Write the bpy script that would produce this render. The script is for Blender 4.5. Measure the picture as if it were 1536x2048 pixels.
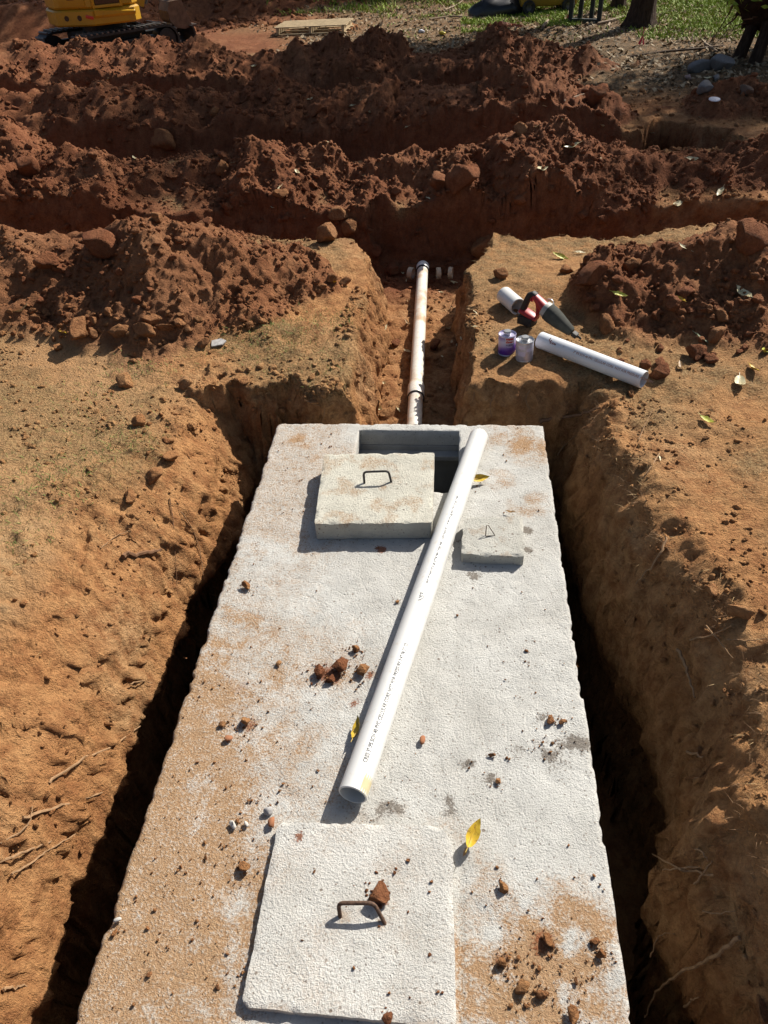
import bpy, bmesh, math, random
import numpy as np
from mathutils import Vector, Matrix, Euler

scene = bpy.context.scene
for o in list(bpy.data.objects): bpy.data.objects.remove(o)
COL = scene.collection
PI = math.pi

# ---------------------------------------------------------------- camera
CAM = np.array([0.249, 0.0, 2.355])
yaw, pitch, roll = 0.11652, 0.69907, -0.05714
_f = np.array([-math.sin(yaw)*math.cos(pitch), math.cos(yaw)*math.cos(pitch), -math.sin(pitch)])
_r0 = np.array([math.cos(yaw), math.sin(yaw), 0.0]); _u0 = np.cross(_r0, _f)
_r = _r0*math.cos(roll) + _u0*math.sin(roll); _u = -_r0*math.sin(roll) + _u0*math.cos(roll)
cd = bpy.data.cameras.new('camera'); cam = bpy.data.objects.new('camera', cd); COL.objects.link(cam)
cd.sensor_fit = 'VERTICAL'; cd.sensor_height = 24.0; cd.lens = 24.0*1480/2048
cd.clip_start = 0.05; cd.clip_end = 2000
cam.matrix_world = Matrix(((_r[0], _u[0], -_f[0], CAM[0]), (_r[1], _u[1], -_f[1], CAM[1]), (_r[2], _u[2], -_f[2], CAM[2]), (0, 0, 0, 1)))
scene.camera = cam

# ---------------------------------------------------------------- sky, sun, exposure
SUN_EL, SUN_AZ = math.radians(39), math.radians(40)          # azimuth clockwise from +Y
S = Vector((math.sin(SUN_AZ)*math.cos(SUN_EL), math.cos(SUN_AZ)*math.cos(SUN_EL), math.sin(SUN_EL)))
w = bpy.data.worlds.new('World'); scene.world = w; w.use_nodes = True
nt = w.node_tree; bg = nt.nodes['Background']
sky = nt.nodes.new('ShaderNodeTexSky'); sky.sky_type = 'NISHITA'; sky.sun_disc = False
sky.sun_elevation = SUN_EL; sky.sun_rotation = SUN_AZ; sky.air_density = 1.0; sky.dust_density = 3.0
nt.links.new(sky.outputs[0], bg.inputs[0]); bg.inputs[1].default_value = 0.062
sl = bpy.data.lights.new('sun', 'SUN'); sl.energy = 5.0; sl.angle = math.radians(0.55); sl.color = (1.0, 0.945, 0.86)
so = bpy.data.objects.new('sun', sl); COL.objects.link(so); so.rotation_euler = (-S).to_track_quat('-Z', 'Y').to_euler()
vs = scene.view_settings; vs.view_transform = 'Standard'; vs.look = 'None'; vs.exposure = 0.6; vs.gamma = 1.0; vs.use_curve_mapping = False
try: scene.cycles.max_bounces = 6; scene.cycles.diffuse_bounces = 2
except Exception: pass

# ---------------------------------------------------------------- helpers
rnd = random.Random(7); RNG = np.random.default_rng(11)
_P = RNG.permutation(256); _P = np.concatenate([_P, _P, _P[:8]]).astype(np.int32)
_a = RNG.random(256)*2*PI; _GX = np.cos(_a).astype(np.float32); _GY = np.sin(_a).astype(np.float32)
_H1 = RNG.random(256); _H2 = RNG.random(256)
def sm(t): t = np.clip(t, 0, 1); return t*t*(3-2*t)
def ss(a, b, x): return sm((x-a)/(b-a))
def pn(x, y, s=0):
    x = np.asarray(x, np.float32); y = np.asarray(y, np.float32)
    x0 = np.floor(x); y0 = np.floor(y); xf = x-x0; yf = y-y0; xi = (x0.astype(np.int32)+s*37) & 255; yi = y0.astype(np.int32) & 255
    u = xf*xf*xf*(xf*(xf*6-15)+10); v = yf*yf*yf*(yf*(yf*6-15)+10)
    pa = _P[xi]+yi; pb = _P[(xi+1) & 255]+yi
    def g(p, fx, fy): k = _P[p]; return _GX[k]*fx+_GY[k]*fy
    n00 = g(pa, xf, yf); n10 = g(pb, xf-1, yf); n01 = g(pa+1, xf, yf-1); n11 = g(pb+1, xf-1, yf-1)
    a = n00+u*(n10-n00); b = n01+u*(n11-n01); return (a+v*(b-a))*np.float32(1.5)
def fbm(x, y, o=4, s=0, g=.5):
    t = 0; a = 1; f = 1
    for i in range(o):
        t = t+a*pn(x*f+i*13.7, y*f+i*7.3, s+i); a *= g; f *= 2.03
    return t
def lumps(x, y, s=0):                       # rounded clods of unequal size, 0..1
    xi = np.floor(x).astype(np.int64); yi = np.floor(y).astype(np.int64); best = np.zeros_like(x)
    for i in (-1, 0, 1):
        for j in (-1, 0, 1):
            k = _P[(_P[(xi+i+s*31) & 255]+yi+j) & 255]
            cx = xi+i+.15+.7*_H1[k]; cy = yi+j+.15+.7*_H2[k]; rr = .25+.55*_H1[(k*7+13) & 255]
            d2 = ((x-cx)**2+(y-cy)**2)/(rr*rr)
            best = np.maximum(best, np.sqrt(np.clip(1-d2, 0, 1))*rr)
    return best

def link(o): COL.objects.link(o); return o
def mesh_np(name, V, Fq, mats, smooth=True, attrs=None, mi=None):
    """V (n,3), Fq (m,k) with one face size"""
    me = bpy.data.meshes.new(name); V = np.ascontiguousarray(V, dtype=np.float32); Fq = np.ascontiguousarray(Fq, dtype=np.int32)
    m, k = Fq.shape
    me.vertices.add(len(V)); me.vertices.foreach_set('co', V.ravel())
    me.loops.add(m*k); me.loops.foreach_set('vertex_index', Fq.ravel())
    me.polygons.add(m); me.polygons.foreach_set('loop_start', np.arange(0, m*k, k, dtype=np.int32))
    me.polygons.foreach_set('loop_total', np.full(m, k, dtype=np.int32))
    if smooth: me.polygons.foreach_set('use_smooth', np.ones(m, dtype=bool))
    for mt in (mats if isinstance(mats, (list, tuple)) else [mats]): me.materials.append(mt)
    if mi is not None: me.polygons.foreach_set('material_index', np.ascontiguousarray(mi, dtype=np.int32))
    for an, av in (attrs or {}).items():
        a = me.color_attributes.new(an, 'FLOAT_COLOR', 'POINT')
        c = np.ones((len(V), 4), np.float32); c[:, :av.shape[1]] = av; a.data.foreach_set('color', c.ravel())
    me.update(calc_edges=True); me.validate(); return me
def ob(name, me, parent=None, loc=None, rot=None, scale=None):
    o = bpy.data.objects.new(name, me); link(o)
    if parent: o.parent = parent
    if loc is not None: o.location = loc
    if rot is not None: o.rotation_euler = rot
    if scale is not None: o.scale = scale
    return o
def tag(o, label=None, cat=None, group=None, kind=None):
    if label: o['label'] = label
    if cat: o['category'] = cat
    if group: o['group'] = group
    if kind: o['kind'] = kind
    return o
def empty(name, loc, rot=(0, 0, 0)):
    o = bpy.data.objects.new(name, None); link(o); o.location = loc; o.rotation_euler = rot; o.empty_display_size = .05; return o
class MB:
    """collects shapes, builds ONE mesh"""
    def __init__(s): s.v = []; s.f = []
    def add(s, V, F):
        b = len(s.v); s.v += [tuple(map(float, p)) for p in V]; s.f += [tuple(i+b for i in f) for f in F]; return s
    def box(s, c, d, M=None, bev=0):
        x, y, z = d[0]/2, d[1]/2, d[2]/2
        bm = bmesh.new(); bmesh.ops.create_cube(bm, size=1)
        bmesh.ops.scale(bm, vec=d, verts=bm.verts)
        if bev: bmesh.ops.bevel(bm, geom=bm.edges[:], offset=bev, segments=2, affect='EDGES', profile=.6)
        M = Matrix.Translation(c) @ (M.to_4x4() if M else Matrix.Identity(4))
        bm.verts.index_update(); s.add([M @ v.co for v in bm.verts], [[v.index for v in f.verts] for f in bm.faces]); bm.free(); return s
    def tube(s, pts, r, n=8, cap=True):
        pts = [Vector(p) for p in pts]; rs = r if isinstance(r, (list, tuple)) else [r]*len(pts)
        V = []; F = []; t0 = (pts[1]-pts[0]).normalized()
        a = t0.orthogonal().normalized()
        for i, p in enumerate(pts):
            t = (pts[min(i+1, len(pts)-1)]-pts[max(i-1, 0)]).normalized()
            a = (a-t*a.dot(t)).normalized(); b = t.cross(a)
            V += [p+(a*math.cos(2*PI*k/n)+b*math.sin(2*PI*k/n))*rs[i] for k in range(n)]
        for i in range(len(pts)-1):
            F += [(i*n+k, i*n+(k+1) % n, (i+1)*n+(k+1) % n, (i+1)*n+k) for k in range(n)]
        if cap: F += [tuple(reversed(range(n))), tuple(range((len(pts)-1)*n, len(pts)*n))]
        return s.add(V, F)
    def lathe(s, prof, n=32, M=None, close=False):
        """prof: (radius, height) pairs round local Z"""
        V = []; F = []; m = len(prof)
        for r, h in prof: V += [Vector((r*math.cos(2*PI*k/n), r*math.sin(2*PI*k/n), h)) for k in range(n)]
        if M: V = [M @ v for v in V]
        for i in range(m-1 + (1 if close else 0)):
            j = (i+1) % m; F += [(i*n+k, i*n+(k+1) % n, j*n+(k+1) % n, j*n+k) for k in range(n)]
        return s.add(V, F)
    def loft(s, rings, cap=True):
        n = len(rings[0]); V = [p for r in rings for p in r]; F = []
        for i in range(len(rings)-1): F += [(i*n+k, i*n+(k+1) % n, (i+1)*n+(k+1) % n, (i+1)*n+k) for k in range(n)]
        if cap: F += [tuple(reversed(range(n))), tuple(range((len(rings)-1)*n, len(rings)*n))]
        return s.add(V, F)
    def prism(s, poly, z0, z1, M=None):
        n = len(poly); V = [Vector((x, y, z0)) for x, y in poly]+[Vector((x, y, z1)) for x, y in poly]
        if M: V = [M @ v for v in V]
        return s.add(V, [tuple(reversed(range(n))), tuple(range(n, 2*n))]+[(k, (k+1) % n, n+(k+1) % n, n+k) for k in range(n)])
    def mesh(s, name, mat, smooth=False, angle=None):
        me = bpy.data.meshes.new(name); me.from_pydata(s.v, [], s.f); me.materials.append(mat)
        bm = bmesh.new(); bm.from_mesh(me); bmesh.ops.recalc_face_normals(bm, faces=bm.faces)
        if smooth:
            for f in bm.faces: f.smooth = True
            a = math.radians(angle or 40)
            for e in bm.edges:
                if len(e.link_faces) == 2 and e.calc_face_angle(0) > a: e.smooth = False
        bm.to_mesh(me); bm.free(); return me
    def build(s, name, mat, parent=None, smooth=False, angle=None): return ob(name, s.mesh(name, mat, smooth, angle), parent)

# ---------------------------------------------------------------- materials
class NT:
    def __init__(s, name, rough=.8, spec=.3):
        s.m = bpy.data.materials.new(name); s.m.use_nodes = True; s.t = s.m.node_tree; s.b = s.t.nodes['Principled BSDF']
        s.b.inputs['Roughness'].default_value = rough; s.b.inputs['Specular IOR Level'].default_value = spec
        s.co = s.n('ShaderNodeTexCoord').outputs['Object']
    def n(s, t, **k):
        nd = s.t.nodes.new(t)
        for a, v in k.items(): setattr(nd, a, v)
        return nd
    def l(s, a, b): s.t.links.new(a, b)
    def geo(s): return s.n('ShaderNodeNewGeometry').outputs['Position']
    def noise(s, scale, detail=4, rough=.55, co=None, dist=0):
        nd = s.n('ShaderNodeTexNoise'); nd.inputs['Scale'].default_value = scale; nd.inputs['Detail'].default_value = detail
        nd.inputs['Roughness'].default_value = rough; nd.inputs['Distortion'].default_value = dist
        s.l(co or s.co, nd.inputs['Vector']); return nd.outputs['Fac']
    def voro(s, scale, co=None, feature='F1'):
        nd = s.n('ShaderNodeTexVoronoi'); nd.feature = feature; nd.inputs['Scale'].default_value = scale; s.l(co or s.co, nd.inputs['Vector']); return nd.outputs['Distance']
    def ramp(s, fac, stops):
        nd = s.n('ShaderNodeValToRGB'); e = nd.color_ramp.elements
        while len(e) < len(stops): e.new(.5)
        for i, (p, c) in enumerate(stops):
            e[i].position = p; e[i].color = (c, c, c, 1) if isinstance(c, (int, float)) else (*c, 1)
        s.l(fac, nd.inputs[0]); return nd.outputs[0]
    def mix(s, fac, a, b, blend='MIX'):
        nd = s.n('ShaderNodeMix', data_type='RGBA', blend_type=blend)
        for inp, v in ((nd.inputs[0], fac), (nd.inputs[6], a), (nd.inputs[7], b)):
            if isinstance(v, (int, float)): inp.default_value = v
            elif isinstance(v, tuple): inp.default_value = (*v, 1)
            else: s.l(v, inp)
        return nd.outputs[2]
    def math(s, op, a, b=0.0):
        nd = s.n('ShaderNodeMath', operation=op); nd.use_clamp = False
        for i, v in ((0, a), (1, b)):
            if isinstance(v, (int, float)): nd.inputs[i].default_value = v
            else: s.l(v, nd.inputs[i])
        return nd.outputs[0]
    def attr(s, name):
        nd = s.n('ShaderNodeAttribute'); nd.attribute_name = name; sp = s.n('ShaderNodeSeparateColor'); s.l(nd.outputs['Color'], sp.inputs[0]); return sp.outputs
    def rand(s): return s.n('ShaderNodeObjectInfo').outputs['Random']
    def color(s, c):
        if isinstance(c, tuple): s.b.inputs['Base Color'].default_value = (*c, 1)
        else: s.l(c, s.b.inputs['Base Color'])
        return s
    def bump(s, h, strength=.5, dist=.01):
        nd = s.n('ShaderNodeBump'); nd.inputs['Strength'].default_value = strength; nd.inputs['Distance'].default_value = dist
        s.l(h, nd.inputs['Height']); s.l(nd.outputs[0], s.b.inputs['Normal']); return s
def plain(name, c, rough=.6, spec=.3, metal=0, var=.12, vs_=30, bump=0, bd=.002, dirt=None):
    m = NT(name, rough, spec); m.b.inputs['Metallic'].default_value = metal
    nz = m.noise(vs_, 5)
    k = m.ramp(nz, [(.3, tuple(v*(1-var) for v in c)), (.7, tuple(min(1, v*(1+var)) for v in c))])
    if dirt: k = m.mix(m.ramp(m.noise(dirt[1], 5, .65), [(dirt[2], 0.0), (dirt[2]+.18, 1.0)]), k, dirt[0])
    m.color(k)
    if bump: m.bump(m.noise(vs_*4, 4), bump, bd)
    return m.m

def soil_material():
    m = NT('red_clay_soil', .95, .12); co = m.geo(); sp = m.attr('soil')
    n1 = m.noise(1.6, 5, .6, co); n2 = m.noise(14, 6, .65, co); n3 = m.noise(70, 5, .7, co); n4 = m.noise(260, 3, .6, co)
    clay = m.ramp(n1, [(.3, (.45, .21, .082)), (.5, (.51, .27, .115)), (.72, (.52, .315, .155))])
    clay = m.mix(m.ramp(n2, [(.40, 0.0), (.64, .85)]), clay, (.29, .125, .05))
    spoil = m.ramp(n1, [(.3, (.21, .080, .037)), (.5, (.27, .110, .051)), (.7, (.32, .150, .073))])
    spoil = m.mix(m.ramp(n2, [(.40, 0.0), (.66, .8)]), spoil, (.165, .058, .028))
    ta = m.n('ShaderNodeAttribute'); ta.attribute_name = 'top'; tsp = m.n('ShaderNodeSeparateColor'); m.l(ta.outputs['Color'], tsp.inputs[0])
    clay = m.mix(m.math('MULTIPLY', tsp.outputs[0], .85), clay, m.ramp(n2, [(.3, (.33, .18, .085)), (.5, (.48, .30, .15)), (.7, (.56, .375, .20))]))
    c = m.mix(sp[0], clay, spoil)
    th = m.math('MULTIPLY', sp[1], m.ramp(n2, [(.35, .25), (.6, 1.0)]))
    c = m.mix(th, c, m.ramp(n3, [(.3, (.15, .085, .04)), (.5, (.30, .185, .085)), (.72, (.46, .32, .16))]))
    li = m.math('MULTIPLY', sp[2], m.ramp(n2, [(.3, .45), (.55, 1.0)]))
    c = m.mix(li, c, m.ramp(n3, [(.28, (.035, .025, .016)), (.5, (.12, .085, .05)), (.75, (.27, .20, .12))]))
    fine = m.ramp(n3, [(.25, .62), (.5, 1.0), (.8, 1.28)])
    c = m.mix(.8, c, fine, 'MULTIPLY')
    m.color(c)
    v1 = m.voro(48, co); v2 = m.voro(120, co)
    h = m.math('ADD', m.math('MULTIPLY', n3, 1.3), m.math('MULTIPLY', n4, .5)); h = m.math('ADD', h, m.math('MULTIPLY', n2, .55))
    h = m.math('SUBTRACT', h, m.math('ADD', m.math('MULTIPLY', v1, .35), m.math('MULTIPLY', v2, .22)))
    m.bump(h, 1.0, .020); return m.m
M_SOIL = soil_material()

# ---------------------------------------------------------------- terrain height
R2 = [(-30, .45), (-6, .6), (-4.21, .68), (-3.93, .6), (-3.49, .54), (-2.78, .34), (-2.16, .38), (-1.74, .52), (-1.44, .52), (-1.07, .38), (-.68, .32), (-.29, .4), (.19, .34), (.47, .43), (.83, .6), (1.28, .6), (1.57, .47), (1.86, .42), (2.16, .33), (2.65, .34), (3.1, .42), (4, .5), (6, .5), (30, .4)]
R3 = [(-30, .5), (-5.43, .63), (-4.13, .64), (-3.51, .6), (-2.77, .52), (-1.88, .63), (-1.41, .5), (-.68, .59), (-.08, .6), (.33, .67), (.97, .62), (1.61, .55), (2.1, .38), (2.35, .2), (2.85, .2), (3.1, .42), (3.8, .45), (5, .42), (30, .3)]
R4 = [(-30, .6), (-6.73, .8), (-6.12, .74), (-5.47, .76), (-4.77, .74), (-3.99, .74), (-3.32, .66), (-2.88, .56), (-2.11, .6), (-1.5, .7), (-.98, .75), (-.39, .57), (.12, .62), (.77, .75), (1.28, .61), (1.8, .47), (2.54, .26), (3.2, .1), (30, .1)]
ML = [(-30, .5), (-5, .6), (-2.96, .61), (-2.47, .56), (-2.21, .60), (-1.93, .64), (-1.78, .71), (-1.57, .66), (-1.37, .58), (-1.1, .47), (-.83, .33), (-.6, .16), (-.45, .02), (-.3, -.3), (30, -.5)]
MR = [(-30, -.5), (.7, -.2), (.95, .12), (1.14, .36), (1.29, .46), (1.49, .47), (1.68, .47), (1.88, .54), (2.08, .59), (2.5, .6), (5, .55), (30, .5)]
RIM_R = [(-1, 1.25), (.8, 1.24), (1.0, 1.16), (1.2, 1.11), (1.35, 1.2), (1.6, 1.29), (1.8, 1.28), (2.1, 1.21), (2.4, 1.14), (2.86, 1.08), (3.3, 1.04), (3.8, 1.03)]
def it(x, tab): a = np.array(tab); return np.interp(x, a[:, 0], a[:, 1])
def smax(a, b, k=.06): h = np.clip(.5+.5*(a-b)/k, 0, 1); return b+(a-b)*h+k*h*(1-h)
def smin(a, b, k=.03): return -smax(-a, -b, k)

def terrain(x, y):
    lo = fbm(x*.45, y*.45, 3, 3); mid = fbm(x*1.7, y*1.7, 4, 9); fine = fbm(x*7, y*7, 4, 17)
    g = np.interp(y, [-3, 1, 2.6, 3.8, 5, 6.2, 7, 9, 12, 14.5, 22, 60, 400], [.22, .22, .2, .13, .15, .12, .10, .15, .14, .10, .04, .6, 4.0])
    g = g+.06*ss(-1.4, -3, x)+.05*ss(1.4, 3, x)+.03*lo+.025*mid
    near = 1-ss(7, 12, y)
    # spoil heaps
    wob = fbm(x*1.1, y*.6, 3, 21)
    def heap(tab, yc, sf, sb, seed, rr=.10):
        d = y-(yc+(.26 if yc > 6 else .16)*fbm(XR*.8, XR*0+seed, 3, seed))
        h = it(x, tab)+(.10 if yc > 6 else .07)*fbm(x*2.7, y*2.0, 4, seed+2)
        dd = np.sqrt(d*d+rr*rr)-rr
        return h-np.where(d < 0, sf, sb)*dd*(1+.25*wob)
    hs = [heap(ML, 5.0, .60, .5, 31), heap(MR, 4.95, .50, .65, 35), heap(R2, 7.6, .42, .5, 41), heap(R3, 10.0, .40, .42, 45), heap(R4, 12.8, .36, .6, 51)]
    # far heaps behind the excavator
    def cone(cx, cy, rx, ry, h): return h*(1-np.sqrt(((x-cx)/rx)**2+((y-cy)/ry)**2))
    hs.append(cone(-10.8, 20.5, 5.0, 3.6, 2.6)); hs.append(cone(-7.4, 24.5, 5.6, 3.8, 2.2))
    m = hs[0]
    for h in hs[1:]: m = np.maximum(m, h)
    ex = m-g; spoil = ss(-.02, .07, ex+.03*mid)
    big = lumps(x*3.1+.4*mid, y*3.1+.4*fine*.3, 5); med = lumps(x*7.3, y*7.3, 8); sml = lumps(x*17, y*17, 12)
    z = smax(g, m, .05)
    rough = spoil*ss(-.03, .10, ex)
    cr = ss(-.1, .45, pn(x*1.3, y*1.3, 66))
    tb = fbm(x*2.9, y*2.9, 4, 61, .55); tiny = fbm(x*26, y*26, 3, 63, .6)
    z = z+rough*(.05*mid+.035*tb-.01+.05*big*cr*ss(0, .3, tb)+.022*med*ss(-.2, .4, pn(x*2.1, y*2.1, 67))+.020*sml*ss(-.4, .4, pn(x*3.1, y*3.1, 69))+.026*fine+.011*tiny)
    plainm = 1-rough
    z = z+plainm*(.010*fine+.014*med*ss(.0, .45, pn(x*1.1, y*1.1, 71))+.006*sml+.020*np.abs(mid))
    # pits and trenches cut into it
    e1 = .04*fbm(y*1.6, z*2, 3, 81); e2 = .05*fbm(y*2.1+5, z*2.2, 3, 85)
    xl = x+e1+.12*ss(2.6, 3.2, y)*ss(-.15, .1, x*0+.1)*(-1)*(1-.0*y)
    zl = np.interp(-xl, [.95, 1.0, 1.07, 1.22, 1.40, 1.62, 2.0, 2.4], [-2.6, -1.2, -.44, -.10, .09, .19, .34, .8])
    scr = (np.abs(fbm(y*9+x*3.0, x*1.2, 3, 191, .6))*2-.6)*ss(-.15, .3, pn(x*1.5, y*1.2, 193))
    zl = zl+ss(1.02, 1.3, -xl)*(.022*mid+.008*fine+.010*fbm(x*2.2+y*.7, y*5.5, 4, 92)+.010*scr+.010*med*ss(.1, .5, mid)-.028*ss(.10, .0, np.abs(pn(x*2.6+y*1.2+.3*mid, y*3.4-x*1.1, 91)))*ss(.05, .45, pn(x*1.9, y*1.9, 90))-.014*ss(.2, .45, pn(x*8, y*11, 93))+.012*fbm(x*14, y*14, 3, 94))
    rim = it(y, RIM_R)
    xr = x-rim+e2*.7
    zr = np.interp(xr, [-.27, -.22, -.165, -.10, -.035, .04, .14, .5], [-2.6, -1.3, -.66, -.24, .05, .16, .22, .9])
    zr = zr+.02*mid*ss(-.3, -.1, xr)+.012*fine+.012*fbm(x*6, y*11, 3, 96)
    brk = ss(-.35, -.6, x)*ss(-1.6, -1.2, x)
    yb = y+.05*fbm(XR*2.6, XR*0+3.3, 3, 95)-.05*brk+brk*.12*fbm(x*3.5, y*3.5, 4, 97)
    zb = np.interp(yb, [3.60, 3.64, 3.70, 3.80, 3.95], [-2.2, -.8, -.10, .11, .8])+brk*(.05*med+.04*fine)+.02*fine
    zf = np.interp(-y, [.0, .05, .15, .25], [-1.6, -.8, .1, .8])
    pit = np.maximum(np.maximum(zl, zr), np.maximum(zb, zf))
    xt = x+.045*fbm(y*2.3, z*1.5, 3, 101)
    flare = .22*ss(5.4, 6.3, y)
    floor = -.375+.03*mid+.03*med+.02*fine
    zt = np.interp(xt+flare*ss(0, -.3, x), [-.47, -.40, -.36, -.27, -.22], [.9, .16, .02, -.26, -1])
    zt2 = np.interp(xt-flare*ss(0, .3, x), [.24, .29, .335, .37, .42], [-1, -.25, -.02, .14, .9])
    zt = np.maximum(np.maximum(zt, zt2), floor)+.8*ss(6.9, 7.1, y)+.0*y
    zt = np.where(y < 3.55, 9, zt)
    y1 = y+.11*fbm(XR*1.5, XR*0+9.1, 3, 105)+.0
    t1 = np.maximum(np.interp(y1, [6.05, 6.15, 6.25, 6.32], [.9, .12, -.25, -1]), np.interp(y1, [6.72, 6.80, 6.92, 7.0], [-1, -.28, .12, .9]))
    t1 = np.maximum(t1, -.44+.05*mid+.03*med)
    t1 = t1+.25*ss(1.0, 2.6, np.abs(x))
    y2 = y+.12*fbm(XR*.9, XR*0+2.7, 3, 115)
    t2 = np.maximum(np.interp(y2, [8.25, 8.45, 8.6, 8.7], [.9, .15, -.2, -1]), np.interp(y2, [9.0, 9.1, 9.25, 9.45], [-1, -.25, .1, .9]))
    t2 = np.maximum(t2, -.4+.05*mid+.04*med)+ss(3.0, 3.4, x)
    y3 = y+.12*fbm(XR*.8, XR*0+6.7, 3, 118)
    t3 = np.maximum(np.maximum(np.interp(y3, [10.9, 11.1, 11.3], [.9, .15, -.6]), np.interp(y3, [11.6, 11.8, 12.0], [-.6, .1, .9])), -.3+.05*mid)+ss(2.0, 2.6, x)
    hp = -.9+3.2*np.maximum(0, np.sqrt(((x-2.62)/.30)**2+((y-9.1)/.5)**2)-.7)+.05*fine
    cut = np.minimum(np.minimum(np.minimum(pit, zt), np.minimum(t1, t2)), np.minimum(t3, hp))
    cz = smin(z, cut, .03)+.02*fine*ss(.12, .0, np.abs(z-cut))+.03*med*ss(.15, .0, np.abs(z-cut))*ss(0, .4, mid)
    under = ss(.02, .12, z-cut)
    # masks
    th = ss(-.15, .35, fbm(x*1.1, y*1.1, 4, 131))*(1-spoil)*(1-under)
    th = th*np.clip(ss(2.2, 3.2, y)*.9+.25, 0, 1)*near
    th = np.maximum(th, (1-under)*(1-spoil)*.75*ss(.25, .4, x)*ss(3.7, 4.0, y)*(1-ss(6.2, 6.8, y))*(.4+.6*ss(-.3, .3, mid)))
    th = np.maximum(th, ss(.9, 1.1, x)*(1-ss(3.4, 4.0, y))*(1-under)*.55*ss(-.3, .3, mid))
    lit = ss(1.2, 2.4, x-.0*y)*ss(9.8, 11.5, y+.8*lo)*(1-spoil*.8)
    lit = np.maximum(lit, ss(13.2, 14.2, y+lo)*(1-spoil)*ss(-4.5, -1.5, x+1.5*lo)*.9)
    wet = under*ss(.15, -.25, cz)*0
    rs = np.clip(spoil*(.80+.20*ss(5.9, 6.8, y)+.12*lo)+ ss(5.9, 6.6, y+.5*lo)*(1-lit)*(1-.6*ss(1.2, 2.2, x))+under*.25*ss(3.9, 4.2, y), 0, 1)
    return cz, np.stack([rs, np.clip(th, 0, 1), np.clip(lit, 0, 1)], -1), under, rough

def seg(a, b, s0, s1):
    out = [a]; st = s0; gr = 1+(s1-s0)/(b-a)      # each step a constant factor larger than the last
    while out[-1] < b: out.append(out[-1]+st); st *= gr
    return np.array(out[:-1])
XS = np.concatenate([-seg(14, 400, .4, 90)[::-1], -seg(5, 14, .045, .25)[::-1][:-1], np.linspace(-5, -2, 107)[:-1], np.linspace(-2, 2, 364)[:-1], np.linspace(2, 5, 107)[:-1], seg(5, 14, .045, .25), seg(14, 400, .4, 90)])
YS = np.concatenate([-seg(1.0, 300, .12, 90)[::-1], np.linspace(-1, .35, 22)[1:-1], np.linspace(.35, 4.4, 386)[:-1], np.linspace(4.4, 7.4, 214)[:-1], seg(7.4, 14, .021, .042), seg(14, 30, .045, .4), seg(30, 500, .6, 90)])
XS = np.unique(np.round(XS, 5)); YS = np.unique(np.round(YS, 5))
XR = XS[None, :].astype(np.float32)
GX, GY = np.meshgrid(XS.astype(np.float32), YS.astype(np.float32))
GZ, GA, GU, GR = terrain(GX, GY)
# ragged relief on the steep cut faces, pushed out sideways
gy_, gx_ = np.gradient(GZ, YS, XS)
steep = ss(.8, 2.2, np.hypot(gx_, gy_))
DX = steep*(.026*fbm(GY*5, GZ*5, 4, 141)+.024*fbm(GY*15, GZ*9, 4, 145, .6))
DY = steep*(.04*fbm(GX*5, GZ*5, 4, 151)+.015*fbm(GX*18, GZ*14, 3, 155))
pitm = (GY < 3.62) & (GY > -.1)
DX = DX+np.where(pitm & (GX < -.7), -.30*ss(-.42, -.70, GZ), 0)+np.where(pitm & (GX > .7), .20*ss(-.42, -1.0, GZ), 0)  # undercut added to both pit walls, shaped to darken the gap beside the tank
DY = np.where((np.abs(GX-2.62) < .5) & (np.abs(GY-9.15) < .7), DY+.45*ss(-.05, -.5, GZ)*ss(9.0, 9.2, GY), DY)  # far wall of the hole hollowed out so its inside goes darker
nx, ny = len(XS), len(YS)
idx = np.arange(nx*ny).reshape(ny, nx)
FQ = np.stack([idx[:-1, :-1], idx[:-1, 1:], idx[1:, 1:], idx[1:, :-1]], -1).reshape(-1, 4)
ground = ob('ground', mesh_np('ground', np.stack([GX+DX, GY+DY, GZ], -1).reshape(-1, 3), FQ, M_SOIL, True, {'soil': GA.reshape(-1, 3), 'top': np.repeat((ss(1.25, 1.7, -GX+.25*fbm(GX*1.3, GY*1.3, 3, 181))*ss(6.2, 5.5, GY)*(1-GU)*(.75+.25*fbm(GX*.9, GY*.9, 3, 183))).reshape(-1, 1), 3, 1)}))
tag(ground, kind='structure')
print('ground', nx, ny, nx*ny)

def hz(x, y):
    """height of the built ground"""
    x = np.atleast_1d(np.asarray(x, float)); y = np.atleast_1d(np.asarray(y, float))
    i = np.clip(np.searchsorted(XS, x)-1, 0, nx-2); j = np.clip(np.searchsorted(YS, y)-1, 0, ny-2)
    u = (x-XS[i])/(XS[i+1]-XS[i]); v = (y-YS[j])/(YS[j+1]-YS[j])
    return (GZ[j, i]*(1-u)+GZ[j, i+1]*u)*(1-v)+(GZ[j+1, i]*(1-u)+GZ[j+1, i+1]*u)*v
def H1(x, y): return float(hz(x, y)[0])
def msk(A, x, y):
    i = np.clip(np.searchsorted(XS, x)-1, 0, nx-2); j = np.clip(np.searchsorted(YS, y)-1, 0, ny-2); return A[j, i]
def at(px, py):
    """the point of the ground seen at a place of the photograph (1536 x 2048)"""
    d = _r*(px-768)+_u*(1024-py)+_f*1480; d = d/np.linalg.norm(d)
    t = np.arange(1.2, 40, .01); p = CAM+t[:, None]*d
    k = np.argmax(p[:, 2] < hz(p[:, 0], p[:, 1])); return p[k]
def onz(px, py, z):
    d = _r*(px-768)+_u*(1024-py)+_f*1480; return CAM+(z-CAM[2])/d[2]*d
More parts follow.
